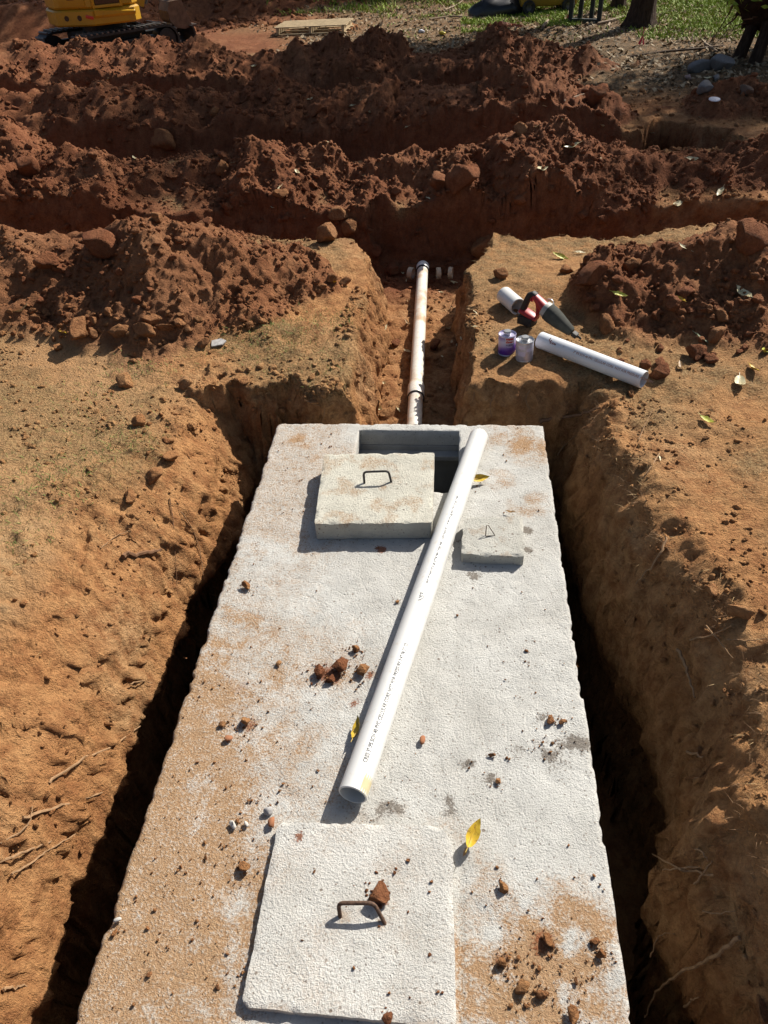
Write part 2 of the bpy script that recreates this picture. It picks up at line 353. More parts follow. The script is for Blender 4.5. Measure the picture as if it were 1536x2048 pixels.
# ---------------------------------------------------------------- concrete tank
def concrete_material(name, tint, clayfac=1.0):
    m = NT(name, .9, .2); co = m.geo(); sp = m.attr('stain')
    a = m.noise(9, 5, .6, co); b = m.noise(125, 4, .65, co); c = m.noise(330, 3, .6, co); v = m.voro(45, co)
    base = m.ramp(a, [(.3, tuple(t*.86 for t in tint)), (.5, tint), (.7, tuple(min(1, t*1.1) for t in tint))])
    base = m.mix(m.ramp(v, [(.10, .75), (.20, 0.0)]), base, (.20, .17, .14)); base = m.mix(m.ramp(b, [(.28, .45), (.42, 0.0)]), base, (.26, .23, .20))
    clay = m.ramp(b, [(.3, (.29, .155, .068)), (.6, (.40, .245, .12)), (.8, (.50, .35, .21))])
    mo = m.noise(26, 5, .65, co)
    grn = m.math('ADD', m.math('MULTIPLY', m.math('SUBTRACT', .52, b), 2.2), m.math('MULTIPLY', m.math('SUBTRACT', mo, .5), 1.1))
    fac = m.math('ADD', sp[0], m.math('MULTIPLY', grn, m.ramp(sp[0], [(.0, .35), (.5, 1.0)])))
    fac = m.math('MULTIPLY', m.ramp(fac, [(.10, 0.0), (.85, clayfac*.92)]), m.ramp(sp[0], [(.03, 0.0), (.25, 1.0)]))
    pit = m.n('ShaderNodeTexVoronoi'); pit.inputs['Scale'].default_value = 26; m.l(co, pit.inputs['Vector']); psp = m.n('ShaderNodeSeparateColor'); m.l(pit.outputs['Color'], psp.inputs[0])
    pf = m.math('MULTIPLY', m.ramp(m.math('DIVIDE', pit.outputs['Distance'], m.math('ADD', m.math('MULTIPLY', psp.outputs[1], .16), .03)), [(.6, .85), (1.0, 0.0)]), m.ramp(psp.outputs[0], [(.52, 0.0), (.56, 1.0)]))
    base = m.mix(pf, base, (.16, .12, .09)); base = m.mix(m.ramp(m.noise(2.3, 5, .6, co), [(.35, .28), (.6, 0.0)]), base, (.36, .33, .28))
    col = m.mix(fac, base, clay)
    f2 = m.math('MULTIPLY', m.ramp(m.math('ADD', sp[1], m.math('MULTIPLY', m.math('SUBTRACT', b, .5), 1.8)), [(.5, 0.0), (.75, .85)]), m.ramp(sp[1], [(.05, 0.0), (.3, 1.0)]))
    col = m.mix(f2, col, (.15, .125, .10))
    f3 = m.math('MULTIPLY', m.ramp(m.math('ADD', sp[2], m.math('MULTIPLY', m.math('SUBTRACT', b, .5), 1.6)), [(.45, 0.0), (.7, .9)]), m.ramp(sp[2], [(.05, 0.0), (.3, 1.0)]))
    col = m.mix(f3, col, (.22, .075, .03))
    m.color(col)
    sw = m.n('ShaderNodeTexWave'); sw.wave_type = 'RINGS'; sw.rings_direction = 'Z'; sw.inputs['Scale'].default_value = 3.1; sw.inputs['Distortion'].default_value = 7; sw.inputs['Detail'].default_value = 4; sw.inputs['Detail Scale'].default_value = 1.4
    mp = m.n('ShaderNodeMapping'); mp.inputs['Location'].default_value = (.75, -1.6, 0); m.l(co, mp.inputs[0]); m.l(mp.outputs[0], sw.inputs['Vector'])
    trow = m.ramp(sw.outputs['Fac'], [(.0, 0.0), (.05, 1.0)])
    h = m.math('ADD', m.math('MULTIPLY', b, 1.0), m.math('MULTIPLY', c, .55)); h = m.math('ADD', h, m.math('MULTIPLY', trow, .10 if clayfac == 1.0 else 0.0))
    h = m.math('ADD', h, m.math('MULTIPLY', m.ramp(m.voro(38, co), [(.05, 0.0), (.12, 1.0)]), .5))
    m.bump(h, .95, .0085); return m.m
M_CONC = concrete_material('cast_concrete_top', (.55, .545, .51))
M_LIDA = concrete_material('pale_lid_concrete', (.60, .59, .55), .6)
M_LIDB = concrete_material('cream_lid_concrete', (.57, .55, .465), .8)
M_LIDC = concrete_material('rough_grey_concrete', (.48, .47, .42), .8)
M_WALL = plain('dark_cast_wall', (.30, .30, .29), .9, .2, 0, .25, 6, .5, .004)

tank = empty('septic_tank', (0, 1.8, -1.45))
tag(tank, 'long pale concrete septic tank sunk in the pit with clay dust on its top', 'septic tank')
def local(o, parent): o.parent = parent; o.matrix_parent_inverse = Matrix.Translation(-parent.location); return o
HX0, HX1, HY0, HY1 = -.277, .291, 2.95, 3.505
TX, TY0, TY1 = .76, .1, 3.57
gxs = np.unique(np.concatenate([np.linspace(-TX, HX0, 46), np.linspace(HX0, HX1, 54), np.linspace(HX1, TX, 45)]))
gys = np.unique(np.concatenate([np.linspace(TY0, HY0, 265), np.linspace(HY0, HY1, 54), np.linspace(HY1, TY1, 8)]))
tx, ty = np.meshgrid(gxs, gys); nxx, nyy = len(gxs), len(gys)
edge = np.minimum(np.minimum(tx+TX, TX-tx), np.minimum(ty-TY0, TY1-ty))
dxh = np.maximum(HX0-tx, tx-HX1); dyh = np.maximum(HY0-ty, ty-HY1); hd = np.maximum(dxh, dyh)
ed = np.minimum(edge, np.maximum(hd, 0))
tz = .0022*fbm(tx*6, ty*6, 3, 201)+.0016*fbm(tx*28, ty*28, 3, 203)-.002
tz -= .014*(1-ss(0, .012, ed))*np.clip(.1+1.3*np.clip(fbm(tx*12, ty*12, 4, 205, .6)+.1, 0, 1.2), 0, 1.3)
gro = np.exp(-((tx-.303)/.006)**2)*ss(.5, .7, ty)*ss(1.2, 1.1, ty)*.006; tz -= gro
nib = ss(.28, .42, pn(tx*9+.5, ty*9, 206))*(.5+.5*pn(tx*30, ty*30, 204)); nb = (1-ss(0, .02, edge)); tz -= .012*nib*nb
txx = tx+.003*nb*fbm(ty*2.2, tx*3, 3, 207)+.0015*nb*fbm(ty*30, tx*9, 2, 208)-np.sign(tx)*.010*nib*nb*(np.abs(tx) > .7)
tyy = ty+.003*nb*fbm(tx*4, ty*3, 3, 209)
def blob(px, py, r, x, y, amp=1.0, ay=1.0):
    p = onz(px, py, 0); return amp*np.exp(-(((x-p[0])/r)**2+((y-p[1])/(r*ay))**2))
def stains(x, y):
    n = fbm(x*3, y*3, 5, 211, .6); n2 = fbm(x*9, y*9, 4, 215, .6)
    cl = .82*ss(-.20, -.60, x+.25*n+.10*(y-1))*ss(2.35, 1.7, y+.5*n)
    cl = np.maximum(cl, .42*ss(.1, -.6, x+.3*n)*ss(3.0, 1.6, y))
    cl = np.maximum(cl, .36*ss(2.1, 2.5, y+.4*n)*ss(-.0, -.5, x+.2*n))
    for b in ((600, 885, .10, .8), (640, 920, .08, .5), (1050, 890, .15, .7), (1060, 1010, .10, .6), (1000, 960, .10, .4), (1020, 875, .2, .45), (1105, 1930, .17, 1.3), (1060, 2000, .2, 1.1), (1150, 1860, .12, .9), (960, 1750, .09, .35), (985, 1980, .2, .7), (520, 1750, .13, .7), (470, 1460, .12, .5), (420, 1300, .12, .6), (700, 1345, .14, .4), (560, 1500, .2, .4), (830, 1700, .3, .16), (640, 1560, .22, .3), (330, 1900, .3, .9), (900, 1010, .05, .3)):
        cl = np.maximum(cl, blob(b[0], b[1], b[2], x, y, b[3])*(1+.8*n2+.4*n))
    dk = 0*x
    for b in ((1100, 1505, .10, .8), (1150, 1490, .07, .8), (1040, 1500, .06, .6), (890, 1605, .06, .9), (1090, 1440, .04, .8), (985, 1555, .05, .5), (935, 1525, .04, .6), (950, 1150, .06, .7), (920, 1080, .04, .9), (1055, 1060, .04, .9), (1055, 1100, .035, .9), (600, 1590, .1, .3), (760, 1615, .09, .7), (1080, 1350, .12, .25), (470, 1010, .05, .6), (560, 1020, .07, .5), (800, 1620, .06, .6), (1180, 1540, .06, .4)):
        dk = np.maximum(dk, blob(b[0], b[1], b[2], x, y, b[3], .8)*(1+1.0*n2))
    rd = 0*x
    for b in ((655, 1345, .055, 1.0), (735, 1350, .03, .8), (762, 1097, .03, 1.1), (705, 1400, .04, .6), (500, 1450, .04, .6), (475, 1365, .06, .5), (1090, 1885, .05, .6), (1000, 1920, .04, .5)):
        rd = np.maximum(rd, blob(b[0], b[1], b[2], x, y, b[3])*(1+.8*n2))
    return np.stack([np.clip(cl, 0, 1), np.clip(dk, 0, 1), np.clip(rd, 0, 1)], -1)
st = stains(tx, ty)
ii = np.arange(nxx*nyy).reshape(nyy, nxx)
cxm = (tx[:-1, :-1]+tx[1:, 1:])/2; cym = (ty[:-1, :-1]+ty[1:, 1:])/2
keep = ~((cxm > HX0) & (cxm < HX1) & (cym > HY0) & (cym < HY1))
q = np.stack([ii[:-1, :-1], ii[:-1, 1:], ii[1:, 1:], ii[1:, :-1]], -1)[keep]
V = np.stack([txx, tyy, tz], -1).reshape(-1, 3); A = st.reshape(-1, 3)
def skirt(V, A, loop, zs, shrink=(0, 0), c=(0, 0)):
    """walls going down from a closed loop of top vertices"""
    F = []; prev = list(loop); n = len(loop)
    for z in zs:
        base = len(V); nv = V[loop].copy(); nv[:, 2] = z
        nv[:, 0] += shrink[0]*np.sign(c[0]-nv[:, 0]); nv[:, 1] += 0
        V = np.vstack([V, nv]); A = np.vstack([A, A[loop]*.3]); cur = list(range(base, base+n))
        F += [(prev[k], prev[(k+1) % n], cur[(k+1) % n], cur[k]) for k in range(n)]; prev = cur
    return V, A, np.array(F)
outer = np.concatenate([ii[0, :], ii[1:, -1], ii[-1, -2::-1], ii[-2:0:-1, 0]])
ix0 = int(np.argmin(abs(gxs-HX0))); ix1 = int(np.argmin(abs(gxs-HX1))); iy0 = int(np.argmin(abs(gys-HY0))); iy1 = int(np.argmin(abs(gys-HY1)))
inner = np.concatenate([ii[iy0, ix0:ix1+1], ii[iy0+1:iy1+1, ix1], ii[iy1, ix1-1:ix0-1:-1] if ix0 else ii[iy1, ix1-1::-1], ii[iy1-1:iy0:-1, ix0]])
V, A, F1 = skirt(V, A, outer[::-1], [-.05, -.1]); V, A, F2 = skirt(V, A, inner, [-.04, -.1])
slab = ob('top_slab', mesh_np('top_slab', V, np.vstack([q, F1, F2]), M_CONC, True, {'stain': A})); local(slab, tank)
b = MB()                                                              # hollow body below the slab
for (c, d) in (((-.715, 1.835, -.775), (.08, 3.45, 1.346)), ((.715, 1.835, -.775), (.08, 3.45, 1.346)), ((0, 3.532, -.775), (1.346, .062, 1.344)), ((0, .15, -.775), (1.346, .08, 1.344)), ((0, 1.84, -1.41), (1.34, 3.3, .06)), ((0, 3.47, -.15), (.9, .06, .03))):
    b.box(c, d, None, .004)
local(b.build('tank_body', M_WALL), tank)
bf = MB().box((.2, 3.25, -.62), (.022, .42, 1.0), Matrix.Rotation(.25, 3, 'Y'), .003); local(bf.build('baffle', plain('black_plastic_baffle', (.03, .03, .032), .6)), tank)

def plate(name, c4, z0, z1, mat, seed, n=56, rad=.02, chip=.008, stf=None, wob=.0022):
    """cast slab: c4 = corners far-left, far-right, near-right, near-left (x, y)"""
    u, v = np.meshgrid(np.linspace(0, 1, n), np.linspace(0, 1, n)); P4 = [np.array(p) for p in c4]
    Lu = np.linalg.norm(P4[1]-P4[0]); Lv = np.linalg.norm(P4[3]-P4[0])
    U = u*Lu; Vv = v*Lv
    for (cu, cv, r) in ((0, 0, rad), (Lu, 0, rad if not isinstance(rad, tuple) else rad[1]), (0, Lv, rad), (Lu, Lv, rad)):
        r = r[0] if isinstance(r, tuple) else r
        mu = abs(U-cu) < r; mv = abs(Vv-cv) < r; au = cu+(r if cu == 0 else -r); av = cv+(r if cv == 0 else -r)
        du = U-au; dv = Vv-av; d = np.hypot(du, dv); k = mu & mv & (d > r); U = np.where(k, au+du/np.maximum(d, 1e-6)*r, U); Vv = np.where(k, av+dv/np.maximum(d, 1e-6)*r, Vv)
    u2 = U/Lu; v2 = Vv/Lv
    X = (P4[0][0]*(1-u2)+P4[1][0]*u2)*(1-v2)+(P4[3][0]*(1-u2)+P4[2][0]*u2)*v2
    Y = (P4[0][1]*(1-u2)+P4[1][1]*u2)*(1-v2)+(P4[3][1]*(1-u2)+P4[2][1]*u2)*v2
    e = np.minimum(np.minimum(u, 1-u)*Lu, np.minimum(v, 1-v)*Lv)
    Z = z1+.0015*fbm(X*7, Y*7, 3, seed)+.0012*fbm(X*30, Y*30, 3, seed+3)-chip*(1-ss(0, .014, e))*np.clip(.12+1.5*np.clip(fbm(X*16, Y*16, 4, seed+5, .6)-.02, 0, 1), 0, 1.4)
    X = X+wob*(1-ss(0, .03, e))*fbm(Y*12, X*12, 3, seed+7); Y = Y+wob*(1-ss(0, .03, e))*fbm(X*12, Y*12, 3, seed+9)
    ii = np.arange(n*n).reshape(n, n); q = np.stack([ii[:-1, :-1], ii[1:, :-1], ii[1:, 1:], ii[:-1, 1:]], -1).reshape(-1, 4)
    V = np.stack([X, Y, Z], -1).reshape(-1, 3); A = stf(X, Y).reshape(-1, 3) if stf else np.zeros((n*n, 3))
    loop = np.concatenate([ii[0, :], ii[1:, -1], ii[-1, -2::-1], ii[-2:0:-1, 0]])
    V, A, F = skirt(V, A, loop, [z0+(z1-z0)*.5, z0])
    V = np.vstack([V, [[X.mean(), Y.mean(), z0]]]); A = np.vstack([A, [[0, 0, 0]]]); k = len(V)-1; m = len(loop); s0 = k-m
    F = np.vstack([q, F, [(s0+i, s0+(i+1) % m, k, k) for i in range(m)]])
    c = np.array([X.mean(), Y.mean(), z0]); V = V-c
    F = F.tolist(); me = bpy.data.meshes.new(name); me.from_pydata(V.tolist(), [], [f if f[2] != f[3] else f[:3] for f in F]); me.materials.append(mat)
    a = me.color_attributes.new('stain', 'FLOAT_COLOR', 'POINT'); cc = np.ones((len(V), 4), np.float32); cc[:, :3] = A; a.data.foreach_set('color', cc.ravel())
    me.polygons.foreach_set('use_smooth', np.ones(len(me.polygons), bool))
    bm = bmesh.new(); bm.from_mesh(me); bmesh.ops.recalc_face_normals(bm, faces=bm.faces)
    for ed_ in bm.edges:
        if len(ed_.link_faces) == 2 and ed_.calc_face_angle(0) > .7: ed_.smooth = False
    bm.to_mesh(me); bm.free()
    return me, c
def lid(name, label, c4, z0, z1, mat, seed, **k):
    me, c = plate('cover_plate', c4, z0, z1, mat, seed, **k)
    e = empty(name, tuple(c)); tag(e, label, 'lid'); ob('cover_plate', me, e); return e, c
def st_far(x, y):
    n = fbm(x*9, y*9, 4, 231); return np.stack([np.clip(.28*(1+n), 0, 1)*ss(-.2, .5, n), np.clip(.25*ss(.4, .7, n), 0, 1), 0*x], -1)
def st_small(x, y):
    n = fbm(x*11, y*11, 4, 235); return np.stack([np.clip(.3*ss(.1, .6, n), 0, 1), np.clip(.45*ss(-.1, .6, n), 0, 1), 0*x], -1)
def st_near(x, y):
    n = fbm(x*6, y*6, 4, 239); n2 = fbm(x*15, y*15, 4, 241)
    c = .16+.14*n; c = np.maximum(c, .5*ss(.66, .60, y+.05*n)); r = blob(760, 1810, .03, x, y, .9)+blob(600, 1680, .02, x, y, .7)
    hb = blob(690, 1842, .022, x, y, .8)+blob(765, 1858, .018, x, y, .7)
    return np.stack([np.clip(np.maximum(c, hb), 0, 1), np.clip(.3*ss(.3, .7, n2), 0, 1), np.clip(r*(1+n2), 0, 1)], -1)
lidA, cA = lid('access_lid', 'pale concrete lid with rusty bent handle set near the front of the tank', [(-.296, 1.166), (.272, 1.186), (.292, .628), (-.300, .640)], -.002, .026, M_LIDA, 251, rad=(.025, .075), stf=st_near, n=64)
lidB, cB = lid('thick_lid', 'thick cream concrete lid with dark loop handle dragged half off the opening', [(-.416, 3.127), (.162, 3.151), (.166, 2.596), (-.384, 2.572)], .002, .1, M_LIDB, 261, rad=.012, stf=st_far)
lidC, cC = lid('small_lid', 'small rough concrete lid with thin wire handle beside the long pipe', [(.318, 2.690), (.592, 2.706), (.581, 2.428), (.301, 2.438)], -.002, .055, M_LIDC, 271, rad=.008, stf=st_small, n=40, chip=.010, wob=.004)
M_RUST = NT('rusty_rebar', .75, .4); _n = M_RUST.noise(90, 5, .65)
M_RUST.color(M_RUST.ramp(_n, [(.35, (.055, .035, .026)), (.55, (.13, .075, .048)), (.75, (.22, .13, .08))])); M_RUST.b.inputs['Metallic'].default_value = .35; M_RUST.bump(_n, .5, .002); M_RUST = M_RUST.m
M_DARKBAR = plain('dark_steel_bar', (.05, .045, .042), .6, .4, .4, .3, 60)
def bend(pts, r=.02, n=5):
    """round the corners of a polyline"""
    pts = [Vector(p) for p in pts]; out = [pts[0]]
    for a, b, c in zip(pts, pts[1:], pts[2:]):
        p = b+(a-b).normalized()*min(r, (a-b).length*.45); q_ = b+(c-b).normalized()*min(r, (c-b).length*.45)
        out += [p*(1-t)**2+b*2*t*(1-t)+q_*t*t for t in [i/n for i in range(n+1)]]
    return out+[pts[-1]]
def rel(px, py, z, c): p = onz(px, py, z); return Vector((p[0]-c[0], p[1]-c[1], p[2]-c[2]))
MB().tube(bend([rel(681, 1836, .02, cA), rel(676, 1806, .075, cA), rel(748, 1806, .078, cA), rel(771, 1850, .02, cA)], .02), .0062, 10).build('handle', M_RUST, lidA, True)
MB().tube(bend([rel(729, 968, .095, cB), rel(727, 944, .155, cB), rel(777, 942, .158, cB), rel(783, 966, .095, cB)], .018), .0058, 8).build('handle', M_DARKBAR, lidB, True)
MB().tube([rel(971, 1073, .05, cC), rel(973, 1051, .10, cC), rel(977, 1051, .10, cC), rel(990, 1071, .055, cC), rel(972, 1072, .058, cC)], .0022, 6).build('handle', M_RUST, lidC, True)

# ---------------------------------------------------------------- lettering
def text_geo(s, size, font=None):
    cu = bpy.data.curves.new('lettering', 'FONT'); cu.body = s; cu.size = size; cu.resolution_u = 2; cu.fill_mode = 'FRONT'; cu.offset = size*.022
    o = bpy.data.objects.new('lettering', cu); COL.objects.link(o); dg = bpy.context.evaluated_depsgraph_get(); dg.update()
    me = o.evaluated_get(dg).to_mesh(); V = [v.co.copy() for v in me.vertices]; F = [tuple(p.vertices) for p in me.polygons]
    o.evaluated_get(dg).to_mesh_clear(); bpy.data.objects.remove(o); bpy.data.curves.remove(cu)
    return V, F
def text_on_pipe(s, size, r, a0, phi0, n0, side, ax, name, mat, parent, squash=1.0):
    """wrap a line of print round a pipe; runs along ax from a0, letters' tops towards -side"""
    V, F = text_geo(s, size); P = []
    for v in V:
        phi = phi0-v.y/r; P.append(ax*(a0+v.x*squash)+(n0*math.cos(phi)+side*math.sin(phi))*(r+.0005))
    m = MB(); m.add(P, F); return m.build(name, mat, parent)
M_INK = plain('faded_grey_print', (.10, .105, .11), .7, .2, 0, .3, 200)
M_INKR = plain('faded_rust_print', (.42, .24, .17), .7, .2, 0, .3, 200)
M_SCRIB = plain('brown_marker', (.16, .05, .03), .6, .2)

# ---------------------------------------------------------------- white plastic pipes
def pvc(name, tone=(.66, .66, .635), dirt=None, amt=.57):
    m = NT(name, .32, .45); k = m.ramp(m.noise(5, 4), [(.3, tuple(t*.95 for t in tone)), (.7, tone)])
    k = m.mix(m.ramp(m.noise(38, 5, .7), [(amt, 0.0), (amt+.12, .45)]), k, (.55, .46, .33))
    if dirt: k = m.mix(m.ramp(m.noise(4.2, 4, .6), [(dirt, 0.0), (dirt+.14, .8)]), k, (.50, .31, .17))
    m.color(k); m.l(m.ramp(m.noise(14, 4), [(.3, .26), (.7, .45)]), m.b.inputs['Roughness'])
    m.b.inputs['Subsurface Weight'].default_value = 0; return m.m
M_PVC = pvc('white_pvc'); M_PVCD = pvc('clay_stained_pvc', (.70, .665, .60), .50, .5); M_PVCB = pvc('bluish_white_pvc', (.68, .70, .72), None, .62)
M_STAIN = plain('yellowed_glue', (.52, .45, .27), .5)
def frame(a, b):
    ax = (b-a).normalized(); side = ax.cross(Vector((0, 0, 1))).normalized(); up = side.cross(ax).normalized()
    return ax, side, up
def pipe_prof(r, t, L, seg_=14, bev=.002):
    o = [(r-bev, 0), (r, bev)]+[(r, L*i/seg_) for i in range(1, seg_)]+[(r, L-bev), (r-bev, L), (r-t, L)]+[(r-t, L*(1-i/seg_)) for i in range(1, seg_)]+[(r-t, 0)]
    return o
def pipe(name, a, b, r, t, mat, label, cat='pipe', group=None, part='pipe_wall'):
    a = Vector(a); b = Vector(b); ax, side, up = frame(a, b)
    e = empty(name, a); e.rotation_euler = Matrix((up, side, ax)).transposed().to_euler()      # local x up, y side, z along
    tag(e, label, cat, group); MB().lathe(pipe_prof(r, t, (b-a).length), 40, None, True).build(part, mat, e, True, 35); return e, (b-a).length
X_, Y_, Z_ = Vector((1, 0, 0)), Vector((0, 1, 0)), Vector((0, 0, 1))
pa, L1 = pipe('loose_pipe', (-.058, 1.258, .0515), (.398, 3.377, .0515), .050, .0055, M_PVC, 'long white plastic pipe lying diagonally across the top of the tank')
text_on_pipe('CRES 3" IPS SCH 40 PVC CELLULAR CORE NOT FOR PRESSURE 2:47 06 21 23', .021, .050, .10, .42, X_, Y_, Z_, 'print_line', M_INK, pa, .76)
text_on_pipe('NSF', .030, .050, .86, .40, X_, Y_, Z_, 'print_mark', M_INK, pa)
text_on_pipe('PVC 3" DWV SCH 40 ASTM F891 CORE PIPE  -  NSF DWV SE  -  3" IPS SCH 40 PVC CELLULAR CORE', .020, .050, .97, .42, X_, Y_, Z_, 'print_line', M_INK, pa, .70)
st_ = MB(); k_ = 18                                                      # glue smear near the open end
st_.loft([[Vector((.0504*math.sin(.05+.95*i/k_), .0504*math.cos(.05+.95*i/k_), z+.012*math.sin(i*1.7+z*90))) for i in range(k_+1)] for z in (.008, .035, .06)], False); st_.build('glue_smear', M_STAIN, pa, True)

# pipe laid in the narrow trench, with its coupling and end collar
pt, L2 = pipe('buried_line', (.018, 3.47, -.30), (-.040, 6.60, -.305), .049, .0055, M_PVCD, 'clay smeared white pipe running along the narrow trench into the tank')
M_HUB = pvc('muddy_hub', (.46, .38, .28), .45, .5)
M_GASK = plain('black_gasket', (.02, .02, .022), .5)
MB().lathe([(.0495, .87), (.057, .885), (.058, .90), (.058, 1.02), (.0495, 1.05)], 40).build('coupling', M_PVCD, pt, True, 50)
MB().lathe([(.0500, .872), (.0586, .876), (.0586, .881), (.0500, .882)], 40).build('gasket', M_GASK, pt, True, 50)
MB().lathe([(.0495, L2-.07), (.058, L2-.06), (.058, L2+.03), (.052, L2+.035), (.045, L2+.034)], 40).build('end_collar', M_PVC, pt, True, 50)
MB().lathe([(.0500, L2-.080), (.0588, L2-.074), (.0588, L2-.063), (.0500, L2-.062)], 40).build('gasket', M_GASK, pt, True, 50)
text_on_pipe('3" SCH 40', .013, .049, .62, .1, X_, Y_, Z_, 'print_line', M_INK, pt)
for i, (x0, x1, lab, px) in enumerate(((.085, .125, 'white pipe hub nearest the trench pipe end in the cross trench', 0), (.195, .232, 'white pipe hub right of another at the far end of the trench', 0), (-.17, -.125, 'white pipe hub left of the trench pipe end, half in shade', 0))):
    p, _ = pipe('pipe_hub', (x0, 6.57+.01*i, -.345), (x1, 6.575, -.345), .052, .008, M_HUB, lab, 'pipe fitting', 'hubs at the trench end', 'hub_ring')
    MB().lathe([(.046, .006), (.046, (x1-x0)-.006)], 32).build('core', M_WALL, p, True); MB().lathe([(.0522, .010), (.0540, .012), (.0540, .018), (.0522, .020)], 36).build('rim', M_HUB, p, True, 50)

# cut pipe on the right bank
ga = at(1078, 690); gb = at(1283, 765)
A_ = Vector((*at(1078, 699)[:2], 0)); B_ = Vector((*at(1284, 778)[:2], 0))
_t = [A_.lerp(B_, k) for k in np.linspace(0, 1, 9)]; hs_ = np.array([max(H1(p.x+dx, p.y+dy) for dx in (-.02, 0, .02) for dy in (-.02, 0, .02)) for p in _t])
_k = np.linspace(0, 1, 9); _c = np.polyfit(_k, hs_, 1); _off = (hs_-np.polyval(_c, _k)).max()*.45
A_.z = np.polyval(_c, 0)+_off+.049; B_.z = np.polyval(_c, 1)+_off+.049
pg, L3 = pipe('cut_pipe', A_, B_, .050, .0055, M_PVCB, 'short white pipe with rust coloured print lying on the right bank by the saw')
text_on_pipe('3" IPS SCH 40 PVC CELLULAR CORE  NOT FOR PRESSURE  ASTM F891', .019, .050, .26, 1.05, X_, Y_, Z_, 'print_line', M_INKR, pg, .88)
def on_cyl(r, a, phi): return Vector((r*math.cos(phi), r*math.sin(phi), a))
for stroke in (((.085, .35), (.083, .6), (.09, .75)), ((.10, .55), (.094, .8), (.10, 1.0), (.107, .85), (.10, .8)), ((.115, .75), (.113, 1.0)), ((.114, .78), (.121, .95), (.126, .78), (.129, 1.0)), ((.133, .8), (.135, .98))):
    pts = [on_cyl(.0508, a, p) for a, p in stroke]; MB().tube(pts, .0022, 5).build('marker_stroke', M_SCRIB, pg, True)
# short white stub
sA = Vector((.585, 4.80, 0)); sB = Vector((.668, 4.615, 0)); zz = max(H1(sA.x, sA.y), H1(sB.x, sB.y), H1(.62, 4.7)); sA.z = zz+.050; sB.z = zz+.048
ps, L4 = pipe('pipe_stub', sB, sA, .055, .006, M_PVC, 'short white pipe stub with open end lying behind the two cans')
MB().lathe([(.0495, .10), (.0, .10)], 32).build('inner_stop', plain('ivory_plastic', (.66, .60, .48), .5), ps)

